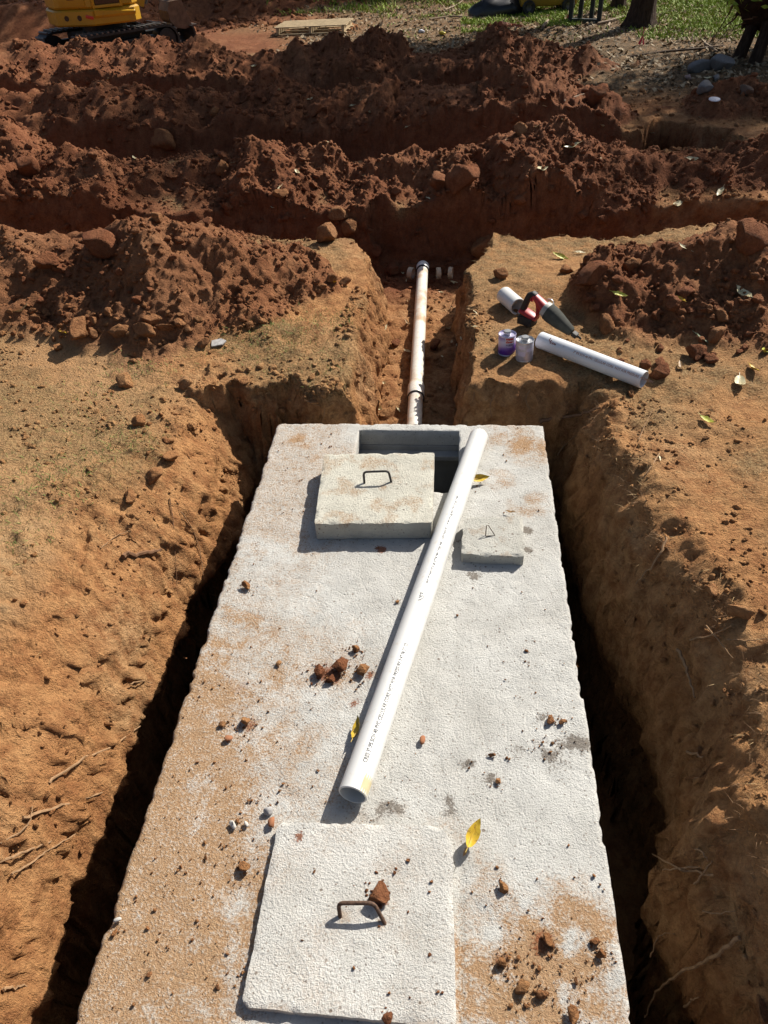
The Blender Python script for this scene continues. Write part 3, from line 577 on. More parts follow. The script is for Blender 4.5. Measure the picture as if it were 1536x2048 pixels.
# ---------------------------------------------------------------- cans of primer and cement
M_TIN = plain('bare_tin', (.62, .62, .63), .35, .5, .8, .1, 40)
M_DULL = plain('dull_cap_metal', (.33, .34, .35), .4, .5, .7, .15, 60)
def can(name, px, py, label, kind, r=.052, h=.126, turn=0):
    p = at(px, py); x, y = p[0], p[1]; z = np.mean([H1(x+dx, y+dy) for dx in (-.04, 0, .04) for dy in (-.04, 0, .04)])-.004
    e = empty(name, (x, y, z), (rnd.uniform(-.03, .03), rnd.uniform(-.03, .03), turn)); tag(e, label, 'can', 'cans on the right bank')
    if kind == 'primer':
        m = NT('purple_can_label', .3, .5); c = m.n('ShaderNodeSeparateXYZ'); m.l(m.co, c.inputs[0])
        hh = m.math('DIVIDE', m.math('SUBTRACT', c.outputs[2], m.math('MULTIPLY', c.outputs[0], .25)), h)
        m.color(m.ramp(hh, [(.0, (.07, .02, .20)), (.30, (.10, .03, .30)), (.46, (.22, .13, .45)), (.60, (.50, .46, .66)), (.80, (.60, .57, .72)), (.97, (.32, .26, .52))])); mat = m.m
        rimm = plain('lilac_can_rim', (.55, .52, .68), .3, .5, .4)
    else:
        m = NT('silver_can_label', .32, .5); m.b.inputs['Metallic'].default_value = .25; m.color(m.ramp(m.noise(60, 3), [(.3, (.47, .45, .52)), (.7, (.60, .58, .64))])); mat = m.m
        rimm = M_TIN
    MB().lathe([(r*.96, .002), (r, .006), (r, h-.008), (r*.985, h-.006)], 40).build('can_body', mat, e, True, 50)
    MB().lathe([(r*.9, .004), (r*1.02, 0), (r*1.03, .004), (r, .008)], 40).build('bottom_rim', rimm, e, True, 60)
    MB().lathe([(r*.985, h-.008), (r*1.025, h-.005), (r*1.03, h), (r*.99, h+.002), (r*.95, h-.003), (r*.94, h-.008), (0.0001, h-.008)], 40).build('top_rim', rimm, e, True, 60)
    MB().lathe([(r*.40, h-.008), (r*.40, h-.002), (r*.44, h), (r*.45, h+.016), (r*.40, h+.020), (.0001, h+.020)], 32).build('cap', M_DULL, e, True, 50)
    def wrap(V, F, phi0, z0, rr, nm, mt):
        m_ = MB(); m_.add([Vector((rr*math.sin(phi0+v.x/r), -rr*math.cos(phi0+v.x/r), z0+v.y)) for v in V], F); return m_.build(nm, mt, e)
    def panel(w_, h_, phi0, z0, rr, nm, mt, n=10, slant=0):
        V = []; F = []
        for i in range(n+1):
            x = -w_/2+w_*i/n; V += [Vector((x, slant*x, 0)), Vector((x, h_+slant*x, 0))]
        F = [(2*i, 2*i+2, 2*i+3, 2*i+1) for i in range(n)]; return wrap(V, F, phi0, z0, rr, nm, mt)
    def words(s, size, phi0, z0, rr, nm, mt):
        V, F = text_geo(s, size); xm = (max(v.x for v in V)+min(v.x for v in V))/2; return wrap([Vector((v.x-xm, v.y, 0)) for v in V], F, phi0, z0, rr, nm, mt)
    red = plain('label_red', (.55, .05, .05), .4); wht = plain('label_white', (.75, .75, .76), .4); blk = plain('label_ink', (.05, .04, .10), .4); lil = plain('label_lilac', (.62, .58, .72), .4)
    if kind == 'primer':
        panel(.050, .030, .0, .088, r+.0006, 'logo_panel', red, slant=.0); panel(.056, .036, .0, .085, r+.0003, 'logo_border', wht)
        words('Oatey', .020, .0, .0965, r+.0010, 'logo_word', wht); words('PURPLE', .014, .0, .070, r+.0008, 'product_word', blk); words('PRIMER', .010, .0, .058, r+.0008, 'product_word', lil)
    else:
        panel(.040, .020, -.7, .085, r+.0004, 'text_block', lil); panel(.045, .03, -.65, .040, r+.0004, 'text_block', lil)
        panel(.040, .022, .25, .070, r+.0004, 'text_block', lil)
        for i in range(9): panel(.009, .0022, .95, .026+.0042*i, r+.0006, 'bar', blk, 2)
    return e
can('primer_can', 1013, 707, 'purple labelled can of primer with red logo standing on the bank', 'primer', turn=.28)
can('cement_can', 1048, 717, 'silver grey can standing in front of the purple one', 'cement', turn=.25)

# ---------------------------------------------------------------- reciprocating saw
sw0 = Vector((*at(1043, 652)[:2], 0)); swd = Vector((.30, -.215, 0)).normalized(); sw0.z = max(H1(sw0.x+d*swd.x, sw0.y+d*swd.y) for d in (0, .04, .08))-.002
saw = empty('reciprocating_saw', sw0, (0, 0, math.atan2(swd.y, swd.x))); saw.scale = (.84, 1.1, .90); tag(saw, 'cordless saw with red body, black handle and grey rubber nose by the cut pipe', 'saw')
M_RED = plain('saw_red_plastic', (.33, .02, .025), .42, .4, 0, .12, 40, 0, 0, ((.30, .2, .12), 18, .6)); M_BLK = plain('saw_black_rubber', (.022, .021, .020), .6, .3, 0, .3, 60, .3, .001, ((.16, .11, .07), 16, .62))
M_BOOT = plain('grey_rubber_boot', (.048, .050, .043), .8, .15, 0, .2, 24, .3, .002, ((.16, .12, .08), 12, .62)); M_BOOTL = plain('worn_light_grey', (.30, .30, .28), .5, .3, 0, .2, 30)
def rring(c, hw, hh, ang, n=16, p=2.6):
    """rounded section in the plane across direction ang (in xz)"""
    out = []
    for k in range(n):
        t = 2*PI*k/n; cx = abs(math.cos(t))**(2/p)*math.copysign(1, math.cos(t)); cy = abs(math.sin(t))**(2/p)*math.copysign(1, math.sin(t))
        out.append(Vector((c[0]-math.sin(ang)*cy*hh, cx*hw, c[1]+math.cos(ang)*cy*hh)))
    return out
MB().box((.045, 0, .036), (.125, .074, .062), None, .010).box((.05, 0, .07), (.10, .06, .02), None, .006).build('battery', M_BLK, saw, True)
MB().loft([rring(c, w_, h_, a) for c, w_, h_, a in (((-.012, .098), .034, .016, -.2), ((.03, .088), .036, .020, -.2), ((.085, .072), .034, .018, -.35), ((.125, .060), .028, .014, -.2))]).build('lower_housing', M_RED, saw, True)
MB().loft([rring(c, .022, h_, a) for c, h_, a in (((.002, .095), .024, 1.45), ((.016, .135), .022, 1.3), ((.034, .185), .022, 1.2), ((.048, .215), .022, .8), ((.075, .232), .018, -.1), ((.100, .222), .018, -.5))]).build('grip', M_BLK, saw, True)
MB().loft([rring(c, w_, h_, a) for c, w_, h_, a in (((.088, .222), .024, .018, -.55), ((.125, .197), .028, .024, -.6), ((.165, .165), .034, .034, -.6), ((.19, .148), .040, .042, -.5))]).build('motor_housing', M_RED, saw, True)
MB().loft([rring(c, .020, .012, a) for c, a in (((.118, .19), 1.3), ((.128, .14), 1.5), ((.130, .09), 1.55), ((.118, .066), 1.8))]).build('front_strut', M_RED, saw, True)
MB().loft([rring(c, .010, .012, 1.3) for c in ((.060, .205), (.066, .178))]).build('trigger', M_RED, saw, True)
MB().loft([rring(c, w_, h_, -.45) for c, w_, h_ in (((.178, .155), .043, .046), ((.20, .145), .046, .050), ((.215, .138), .044, .048))]).build('collar', M_BOOTL, saw, True)
MB().loft([rring(c, w_, h_, a) for c, w_, h_, a in (((.208, .138), .046, .056, -.45), ((.25, .118), .047, .056, -.42), ((.30, .094), .042, .050, -.4), ((.36, .066), .034, .039, -.4), ((.405, .046), .028, .031, -.4), ((.42, .039), .022, .023, -.4))]).build('boot', M_BOOT, saw, True)
MB().tube(bend([(.17, .045, .15), (.15, .052, .19), (.20, .055, .195), (.225, .048, .15)], .02), .003, 6).build('hang_hook', M_TIN, saw, True)
MB().box((.445, 0, .028), (.04, .034, .03), Matrix.Rotation(.4, 3, 'Y'), .004).build('shoe', M_BLK, saw, True)
MB().box((.475, 0, .020), (.05, .002, .016), Matrix.Rotation(.4, 3, 'Y'), 0).build('blade_stub', M_BLK, saw)
# ---------------------------------------------------------------- clods, crumbs, roots, leaves, grass
def ico(sub):
    bm = bmesh.new(); bmesh.ops.create_icosphere(bm, subdivisions=sub, radius=1); V = np.array([v.co[:] for v in bm.verts]); F = np.array([[v.index for v in f.verts] for f in bm.faces]); bm.free(); return V, F
ICO = {k: ico(k) for k in (1, 2, 3)}
def clod_shape(sub, seed, planes=11, flat=.8, jit=.06):
    r = np.random.default_rng(seed); V, F = ICO[sub]; V = V.copy()
    for i in range(planes):
        n = r.normal(size=3); n /= np.linalg.norm(n); d = r.uniform(.38, .85); k = V@n; V = V-np.maximum(k-d, 0)[:, None]*n
    V = V*(1+jit*r.normal(size=(len(V), 1))); V /= np.abs(V).max(0).mean(); V = V*np.array([1, r.uniform(.7, 1), flat]); return V, F
def rotz(a): c, s_ = np.cos(a), np.sin(a); z = 0*a; o = z+1; return np.stack([np.stack([c, -s_, z], -1), np.stack([s_, c, z], -1), np.stack([z, z, o], -1)], -2)
def rotx(a): c, s_ = np.cos(a), np.sin(a); z = 0*a; o = z+1; return np.stack([np.stack([o, z, z], -1), np.stack([z, c, -s_], -1), np.stack([z, s_, c], -1)], -2)
def scatter(name, P, size, sub, mat, soil, nvar=6, seed=0, flat=.8):
    """many small clods joined into one mesh"""
    r = np.random.default_rng(seed); Vs, Fs, As = [], [], []; base = 0; which = r.integers(0, nvar, len(P))
    for k in range(nvar):
        V, F = clod_shape(sub, seed*50+k, flat=flat); m = which == k; n = m.sum()
        if not n: continue
        R = rotz(r.random(n)*6.28)@rotx(r.normal(size=n)*.5); sc = size[m][:, None]*r.uniform(.75, 1.25, (n, 3))
        W = np.einsum('nij,nvj->nvi', R, V[None]*sc[:, None, :])+P[m][:, None, :]
        Vs.append(W.reshape(-1, 3)); Fs.append((F[None]+(np.arange(n)*len(V))[:, None, None]).reshape(-1, 3)+base); base += n*len(V)
        As.append(np.repeat(soil[m], len(V), 0))
    return ob(name, mesh_np(name, np.vstack(Vs), np.vstack(Fs), mat, True, {'soil': np.vstack(As)}))
def pts_in(n, x0, x1, y0, y1, dens, r):
    x = r.uniform(x0, x1, n); y = r.uniform(y0, y1, n); k = r.random(n) < dens(x, y); return x[k], y[k]
r = np.random.default_rng(5)
def d_spoil(x, y): return np.clip(msk(GA, x, y)[:, 0]*(1-.55*msk(GU, x, y)), 0, 1)*(.25+.75*ss(-.3, .4, fbm(x*1.4, y*1.4, 3, 301)))
tot = []
for (n, x0, x1, y0, y1, s0, s1) in ((42000, -3.6, 3.2, 3.6, 6.4, .0055, .030), (26000, -4.8, 4.4, 6.4, 8.8, .008, .038), (20000, -6.5, 4.2, 8.8, 13.4, .012, .055), (3000, -13, -2, 18.5, 24, .03, .14)):
    x, y = pts_in(n, x0, x1, y0, y1, d_spoil, r); sz = s0*(s1/s0)**(r.random(len(x))**2.6)
    tot.append((x, y, sz))
def d_ground(x, y):
    g = (1-msk(GA, x, y)[:, 0])*(.10+.9*ss(.0, .5, fbm(x*1.2, y*1.2, 3, 305)))*(1-.8*msk(GU, x, y))
    return np.clip(g*(1+1.5*ss(.35, .0, np.abs(y-3.45-.3*x*0))*ss(-.6, -.9, x)*ss(-2.2, -1.4, x)), 0, 1)
for (n, x0, x1, y0, y1, s0, s1) in ((16000, -3.0, -.9, .4, 4.4, .003, .020), (7000, .95, 2.4, .4, 4.4, .0025, .022), (4500, -.5, .5, 3.7, 6.2, .004, .03), (3500, -1.3, -.4, 3.3, 4.1, .006, .035)):
    x, y = pts_in(n, x0, x1, y0, y1, d_ground, r); sz = s0*(s1/s0)**(r.random(len(x))**3); tot.append((x, y, sz))
for (n, x0, x1, y0, y1) in ((5000, .9, 1.35, .4, 3.7), (2500, -1.4, -.95, .4, 3.7)):
    x, y = pts_in(n, x0, x1, y0, y1, lambda x, y: .9*ss(-.3, .3, fbm(x*4, y*4, 3, 309)), r); tot.append((x, y, .0022*(7**(r.random(len(x))**3))))
cx = np.concatenate([t[0] for t in tot]); cy = np.concatenate([t[1] for t in tot]); cs = np.concatenate([t[2] for t in tot])
k = ~((np.abs(cx) < .80) & (cy < 3.62)) & ~((cy < 3.7) & (hz(cx, cy) < -.38)); cx, cy, cs = cx[k], cy[k], cs[k]
cP = np.stack([cx, cy, hz(cx, cy)+cs*.15], -1); cA_ = msk(GA, cx, cy)*np.array([1, .35, .3])
dist = np.maximum(cy, 1.5); bigk = cs/dist > .0042
scatter('dirt_crumbs', cP[~bigk], cs[~bigk], 1, M_SOIL, cA_[~bigk], 6, 3).__setitem__('kind', 'stuff')
tag(scatter('dirt_clod_rubble', cP[bigk], cs[bigk], 2, M_SOIL, cA_[bigk], 8, 4), kind='stuff')
print('crumbs', (~bigk).sum(), 'rubble', bigk.sum())

# single clods one can point at
def clod_mesh(seed, soil, sub=3, flat=.8):
    V, F = clod_shape(max(sub, 3), seed, 14, flat, 0); n = V/np.linalg.norm(V, axis=1)[:, None]
    V = V*(1+.10*fbm(n[:, 0]*2.5+seed, n[:, 1]*2.5+n[:, 2]*1.7, 3, 311)+.09*fbm(n[:, 0]*6+seed, n[:, 2]*6+n[:, 1]*4, 4, 313, .6))[:, None]
    return mesh_np('dirt_clod', V, F, M_SOIL, True, {'soil': np.repeat([soil], len(V), 0)})
CL_S = [clod_mesh(400+i, (1., 0, 0), 2) for i in range(7)]; CL_C = [clod_mesh(420+i, (.25, 0, 0), 2) for i in range(7)]; CL_M = [clod_mesh(440+i, (.6, .1, 0), 3, .75) for i in range(6)]
def clod(px, py, wpx, tone='S', label=None, group=None, name='dirt_clod', asp=(1, 1, .85), sink=.25, p=None):
    q_ = at(px, py) if p is None else np.array(p); d = np.linalg.norm(q_-CAM); s_ = wpx/2*d/1480
    me = rnd.choice({'S': CL_S, 'C': CL_C, 'M': CL_M}[tone])
    o = ob(name, me, None, (q_[0], q_[1], q_[2]+s_*asp[2]*(.75-sink)), (rnd.uniform(-.4, .4), rnd.uniform(-.4, .4), rnd.uniform(0, 6.28)), (s_*asp[0]*rnd.uniform(.9, 1.1), s_*asp[1]*rnd.uniform(.9, 1.1), s_*asp[2]))
    return tag(o, label, 'dirt clod', group)
for a in ((925, 375, 74, 'S', 'large angular red clod perched on the ridge straight behind the trench'), (878, 372, 52, 'S', 'rounded red clod leaning on the largest clod of the ridge behind the trench'),
          (658, 482, 58, 'M', 'wide brown boulder of clay at the left lip of the cross trench'), (700, 466, 44, 'M', 'upright brown clod right of the wide boulder by the cross trench'), (676, 440, 40, 'M', 'greyish clod above the wide boulder by the cross trench'), (630, 232, 34, 'S', 'round brown clod on the shaded third ridge'),
          (325, 298, 56, 'M', 'big round tan clod on the second ridge, upper left'), (429, 232, 26, 'M', 'pale grey round stone like clod on the dark ridge at left'),
          (205, 505, 70, 'S', 'steep wedge of red clay sticking out of the left spoil heap'), (100, 535, 46, 'S', 'second wedge of red clay on the left spoil heap, nearer the edge'), (315, 445, 34, 'M', 'small pointed lump crowning the left spoil heap'),
          (162, 672, 50, 'M', 'flat sided clod at the foot of the left heap, nearest the pale ground'), (243, 668, 44, 'M', 'grey brown clod in the row below the left heap'), (290, 672, 46, 'M', 'paired clod at the right end of the row below the left heap'), (305, 648, 34, 'M', 'tan clod above the row below the left heap'), (335, 660, 30, 'M', 'small tan clod at the far right of the row below the left heap'), (358, 652, 26, 'M', 'upright small clod by the right foot of the left heap'),
          (255, 772, 42, 'C', 'lone tan clod on the open ground left of the tank'), (370, 775, 34, 'C', 'pale crumbly clod between the lone clod and the trench'), (282, 848, 34, 'C', 'crumbly tan clod near the broken pit edge'), (118, 700, 22, 'C', 'small dark clod alone on the smooth left ground'),
          (492, 765, 24, 'C', 'small clod on the ground left of the trench'), (410, 690, 30, 'M', 'brown clod beside the flat grey shard on the left ground'), (500, 655, 22, 'M', 'small clod beside the green grass left of the trench'),
          (665, 562, 26, 'M', 'tan clod with a yellow leaf on the trench shoulder'), (690, 570, 24, 'M', 'tan clod right of the leaf on the trench shoulder'), (645, 575, 18, 'M', 'smallest clod of the three on the trench shoulder'), (755, 508, 34, 'S', 'grey brown clod in the mouth of the trench'), (785, 545, 36, 'S', 'angular red clod left of the pipe end'),
          (790, 690, 24, 'S', 'clod lodged against the left side of the trench pipe'), (870, 695, 30, 'S', 'clod lying right of the trench pipe in shade'),
          (1210, 658, 46, 'M', 'pale rounded clod behind the cut pipe'), (1318, 756, 40, 'S', 'red clod touching the open end of the cut pipe'), (1388, 714, 44, 'S', 'brick red flat faced clod below the right heap'), (1432, 678, 40, 'M', 'brown clod right of the green leaf on the right heap'), (1440, 636, 36, 'M', 'brown clod high on the right heap near a pale leaf'), (1180, 566, 70, 'S', 'smooth steep lump at the left end of the right heap'), (1500, 485, 70, 'S', 'large smooth lump on top of the right heap by the frame edge'), (1350, 615, 34, 'S', 'red clod in the middle of the right heap'), (1130, 545, 36, 'M', 'dark crumbling lump where the right heap begins'), (1265, 535, 40, 'M', 'dull lump on the crest of the right heap'),
          (965, 505, 62, 'M', 'shaggy lump of sod at the right corner of the trench mouth'), (1000, 555, 34, 'M', 'fibrous clod on the right shoulder of the trench'), (1190, 205, 46, 'S', 'dark mound like clod on the third ridge at right'), (1010, 300, 26, 'S', 'small upright red clod on the second ridge'), (1040, 270, 34, 'M', 'brown lump crowning the second ridge right of centre'), (55, 350, 54, 'S', 'large shaded lump at the left edge of the second ridge'), (445, 345, 34, 'M', 'blocky clod on the slope of the second ridge, left of centre'), (560, 395, 30, 'M', 'clod low on the second ridge slope left of the boulders'), (1200, 445, 30, 'S', 'clod in the right arm of the cross trench'), (1260, 790, 24, 'C', 'clod on the right bank in front of the cut pipe'), (1225, 812, 26, 'C', 'clod at the right corner of the pit rim'), (1480, 1230, 44, 'C', 'orange lump on the right pit rim'), (1420, 1185, 40, 'C', 'dark crumbly lump on the right pit rim'), (1524, 2025, 40, 'M', 'tan clod at the lower right corner of the pit'), (260, 1000, 34, 'C', 'crumbling lump at the top of the left pit slope'), (310, 960, 44, 'C', 'crumbling lump under the broken edge left of the tank'), (345, 920, 40, 'C', 'larger crumbling lump at the broken edge left of the tank')):
    clod(*a)
def where(px, py, poly):
    u = (px-poly[0])/(poly[2]-poly[0]); v = (py-poly[1])/(poly[3]-poly[1])
    return ('upper ' if v < .5 else 'lower ')+('far left', 'left', 'right', 'far right')[max(0, min(3, int(u*4)))]
def many(n, poly, w0, w1, tone, label, group):
    c = 0
    while c < n:
        px = rnd.uniform(poly[0], poly[2]); py = rnd.uniform(poly[1], poly[3])
        q_ = at(px, py)
        if abs(q_[0]) < .8 and q_[1] < 3.6: continue
        clod(px, py, w0*(w1/w0)**(rnd.random()**2), tone, label+', '+where(px, py, poly), group, p=q_); c += 1
many(48, (0, 610, 400, 690), 12, 26, 'M', 'small tan clod in the rubble below the left heap', 'rubble below the left heap')
many(34, (0, 490, 560, 610), 12, 26, 'S', 'small reddish clod on the face of the left spoil heap', 'clods on the left heap')
many(44, (1180, 560, 1530, 740), 12, 30, 'S', 'small reddish clod on the face of the right spoil heap', 'clods on the right heap')
many(44, (420, 310, 1300, 450), 11, 28, 'S', 'small shaded clod on the face of the second ridge', 'clods on the second ridge')
many(26, (0, 310, 420, 450), 11, 26, 'S', 'small shaded clod at the left end of the second ridge', 'clods on the left end of the second ridge')
many(20, (100, 180, 1200, 250), 10, 22, 'S', 'dark clod on the shaded third ridge', 'clods on the third ridge')
many(24, (290, 800, 540, 960), 10, 24, 'C', 'tan crumb of clay at the broken pit edge left of the tank', 'crumbs at the left pit edge')

# ---------------------------------------------------------------- clods and chips on the tank
CHIP = []
for i in range(6):
    V, F = clod_shape(2, 470+i, 9, .75, 0); CHIP.append(mesh_np('stone_chip', V, F, M_SOIL, False, {'soil': np.zeros((len(V), 3))}))
M_CHIPG = plain('grey_stone_chip', (.34, .33, .32), .8, .2, 0, .3, 60, .4, .002); M_CHIPW = plain('pale_mortar_chip', (.48, .46, .42), .9, .2, 0, .2, 60, .4, .002); M_BRICK = plain('orange_brick_chip', (.30, .13, .065), .85, .2, 0, .2, 60, .3, .002)
HALO = []
def chip(px, py, wpx, kind, label, group=None, zb=0.0):
    q_ = onz(px, py, zb); s_ = wpx/2*np.linalg.norm(q_-CAM)/1480
    if kind in 'SCM': HALO.append((q_[0], q_[1], zb, s_, kind))
    if kind in 'SCM': me = rnd.choice({'S': CL_S, 'C': CL_C, 'M': CL_M}[kind])
    else:
        me = rnd.choice(CHIP).copy(); me.materials[0] = {'G': M_CHIPG, 'W': M_CHIPW, 'B': M_BRICK}[kind]
    o = ob('clay_lump' if kind in 'SCM' else 'stone_chip', me, None, (q_[0], q_[1], zb+s_*.55), (rnd.uniform(-.3, .3), rnd.uniform(-.3, .3), rnd.uniform(0, 6)), (s_, s_*rnd.uniform(.8, 1.1), s_*.72))
    return tag(o, label, 'clay lump' if kind in 'SCM' else 'chip', group)
for a in ((683, 1335, 36, 'S', 'largest dark red clay lump on the tank, left of the pipe'), (727, 1346, 34, 'C', 'orange clay lump against the left side of the pipe'), (713, 1300, 22, 'C', 'round tan clay lump above the red one on the tank'), (641, 1348, 34, 'S', 'crumbled red clay lump at the left of the cluster on the tank'), (662, 1362, 22, 'S', 'small red clay lump below the cluster on the tank'),
          (845, 1483, 19, 'B', 'orange brick chip alone right of the pipe'), (459, 1478, 19, 'B', 'orange brick chip on the left part of the tank'), (446, 1452, 17, 'C', 'dark tan lump above the left brick chip'), (492, 1446, 24, 'C', 'crumbly tan lump on the left part of the tank'),
          (545, 1650, 24, 'B', 'orange chip at the corner of the near lid'), (536, 1624, 24, 'G', 'long grey chip above the corner of the near lid'), (466, 1651, 20, 'W', 'pale speckled chip left of the near lid corner'), (492, 1650, 15, 'W', 'tan pointed chip next to the pale speckled chip'), (493, 1738, 26, 'C', 'tan clay lump left of the near lid'), (236, 1842, 14, 'W', 'pale chip on the left edge of the tank'), (230, 1866, 15, 'C', 'tan lump on the left edge of the tank'),
          (758, 1797, 44, 'S', 'red clay lump caught in the handle of the near lid'), (1008, 1778, 24, 'C', 'tan lump right of the near lid'), (1093, 1880, 26, 'C', 'tan lump at the top of the clay patch, lower right of the tank'), (1200, 1912, 22, 'C', 'tan lump by the right edge of the tank'), (1003, 1925, 24, 'C', 'tan lump left of the clay patch, lower right of the tank'), (1045, 1978, 28, 'C', 'larger lump low in the clay patch on the tank'), (1085, 1990, 22, 'M', 'dark lump low in the clay patch on the tank'), (1190, 1885, 18, 'C', 'small lump high by the right edge of the tank'), (1145, 2035, 30, 'C', 'lump in the clay patch at the bottom of the picture'), (776, 2042, 24, 'S', 'red lump on the near lid at the bottom of the picture'),
          (494, 1176, 24, 'C', 'flat tan lump near the upper left edge of the tank'), (1100, 1442, 22, 'M', 'grey brown crumb near the right edge of the tank'), (1125, 1446, 16, 'M', 'smaller crumb beside the grey brown one at the right edge of the tank'), (983, 1512, 13, 'M', 'small dark crumb on the clean right part of the tank'), (995, 1565, 14, 'C', 'small tan crumb on the clean right part of the tank'), (558, 1330, 15, 'C', 'small tan crumb left of the red cluster on the tank'), (795, 1204, 9, 'C', 'tiny tan crumb just left of the pipe')):
    chip(*a[:5], zb=.024 if a[4].find('near lid at the') >= 0 or a[4].find('handle') >= 0 else 0)
rr_ = random.Random(3)
for ctr, n, w0, w1, lab, grp in (([(480, 1450, 34), (420, 1370, 40), (560, 1560, 60), (660, 1390, 40), (500, 1600, 40)], 22, 4, 10, 'small tan crumb on the dusty left part of the tank', 'crumbs on the left of the tank'), ([(1100, 1900, 50), (1060, 1990, 60), (1010, 1940, 30), (1150, 1960, 50)], 26, 4, 13, 'small tan crumb on the clay patch of the tank', 'crumbs on the clay patch'), ([(1110, 1490, 40), (890, 1605, 26), (980, 1540, 40), (1050, 1350, 90)], 18, 3.5, 9, 'small dark crumb on the clean right part of the tank top', 'crumbs on the right of the tank'), ([(380, 1730, 60), (300, 1900, 60), (440, 1960, 60)], 18, 4, 11, 'small tan crumb on the dusty lower left of the tank', 'crumbs on the lower left of the tank')):
    for i in range(n):
        c_ = rr_.choice(ctr); lx, ly = rr_.gauss(c_[0], c_[2]*.6), rr_.gauss(c_[1], c_[2]*.6); chip(lx, ly, w0*(w1/w0)**(rr_.random()**2), 'M' if 'dark' in lab else rr_.choice('CCM'), lab+', '+where(lx, ly, (min(k[0] for k in ctr)-50, min(k[1] for k in ctr)-40, max(k[0] for k in ctr)+50, max(k[1] for k in ctr)+40)), grp)
for i in range(13): chip(rr_.uniform(530, 900), rr_.uniform(1670, 2040), rr_.uniform(4, 9), rr_.choice('SM'), 'small reddish crumb on the near lid', 'crumbs on the near lid', .026)
# grit on the slab
gr = np.random.default_rng(9); gx = gr.uniform(-.75, .75, 16000); gy = gr.uniform(.15, 3.55, 16000); sst = stains(gx, gy)
kk = gr.random(16000) < np.clip(.03+.45*sst[:, 0]**1.5+.9*sst[:, 1]+.9*sst[:, 2], 0, 1)*(.3+.9*ss(-.2, .4, fbm(gx*5, gy*5, 3, 341)))
kk &= ~((gx > HX0-.02) & (gx < HX1+.02) & (gy > HY0-.02)) & ~((gx > -.43) & (gx < .18) & (gy > 2.55) & (gy < 3.15)) & ~((gx > .29) & (gx < .6) & (gy > 2.42) & (gy < 2.71)) & ~((np.abs(gx) < .31) & (gy > .6) & (gy < 1.19))
gx, gy, sst = gx[kk], gy[kk], sst[kk]; gs = .0011*(6**(gr.random(len(gx))**2.6))
GP = [np.stack([gx, gy, gs*.4], -1)]; GS = [gs]; GC = [np.stack([.3+.7*sst[:, 2]+.5*sst[:, 1], .2*sst[:, 1], .9*sst[:, 1]], -1)]
for hx, hy, zb, s_, kd in HALO:                                       # crumbled-off bits round each lump
    n = int(10+34*min(1, s_/.03)) if s_ > .008 else 4; rr2 = s_*(.6+1.1*np.abs(gr.normal(size=n))); aa = gr.random(n)*6.28; q2 = .0011+s_*.16*gr.random(n)**2.5
    GP.append(np.stack([hx+rr2*np.cos(aa), hy+rr2*np.sin(aa), zb+q2*.4], -1)); GS.append(q2); GC.append(np.repeat([[1.0 if kd == 'S' else .35, 0, 0]], n, 0))
tag(scatter('slab_grit', np.vstack(GP), np.concatenate(GS), 1, M_SOIL, np.vstack(GC), 5, 6), kind='stuff')

# ---------------------------------------------------------------- roots
M_ROOT = plain('pale_root_bark', (.28, .17, .09), .85, .2, 0, .3, 60, .5, .002); M_ROOTD = plain('dark_root_bark', (.16, .085, .045), .9, .2, 0, .3, 60, .5, .002)
def root(px, r0, label, mat=None, lift=.012, group=None, r1=None, side=False, zoff=None):
    P = []
    for i, (x, y) in enumerate(px):
        q_ = at(x, y); d = CAM-q_; d /= np.linalg.norm(d); P.append(Vector(q_+d*(lift if zoff is None else zoff[i])))
    Q = []                                   # Catmull-Rom with a little wobble
    for i in range(len(P)-1):
        a, b, c, d = P[max(i-1, 0)], P[i], P[i+1], P[min(i+2, len(P)-1)]
        for j in range(5):
            t = j/5; Q.append(.5*((2*b)+(c-a)*t+(2*a-5*b+4*c-d)*t*t+(3*b-a-3*c+d)*t**3)+Vector((rnd.gauss(0, 1), rnd.gauss(0, 1), rnd.gauss(0, 1)))*r0*.45)
    Q.append(P[-1]); c = Q[0].copy(); n = len(Q); rr = [r0+((r1 if r1 else r0*.45)-r0)*i/(n-1) for i in range(n)]
    e = MB().tube([q_-c for q_ in Q], rr, 6); o = ob('root', e.mesh('root', mat or M_ROOT, True)); o.location = c
    return tag(o, label, 'root', group)
root([(98, 1565), (156, 1525), (228, 1489), (281, 1452)], .006, 'upper of the two long pale roots on the left pit slope')
root([(46, 1636), (100, 1618), (156, 1601), (210, 1583), (255, 1566)], .007, 'lower of the two long pale roots on the left pit slope')
root([(0, 1724), (50, 1702), (103, 1682)], .006, 'pale root entering from the left frame edge')
root([(22, 1749), (70, 1720), (107, 1694), (151, 1668)], .0045, 'thin root crossing below the two long ones on the left slope')
root([(0, 1685), (40, 1664), (62, 1640), (64, 1612)], .004, 'thin curved root left of the long ones')
root([(5, 1978), (30, 1974), (54, 1973)], .006, 'short pale root low at the left frame edge')
root([(339, 996), (346, 1040), (350, 1090), (355, 1190)], .0028, 'hair thin dark root hanging down the left slope', M_ROOTD)
root([(362, 1022), (392, 1074), (402, 1120), (408, 1160)], .0028, 'hair thin pale root hanging beside the dark one')
root([(244, 1112), (280, 1108), (323, 1098)], .013, 'thick broken root stub poking from the left slope', M_ROOTD, .02, r1=.008)
root([(202, 1096), (232, 1072), (262, 1062)], .003, 'fine root above the thick broken stub')
root([(260, 1368), (285, 1362), (305, 1366)], .004, 'short fine root low on the left slope near the shadow')
root([(1319, 908), (1300, 935), (1279, 962)], .005, 'pale root in front of the right rim, highest of three')
root([(1334, 1076), (1320, 1106), (1300, 1135), (1272, 1168)], .006, 'pale root dangling on the shaded right wall, middle of three', lift=.03)
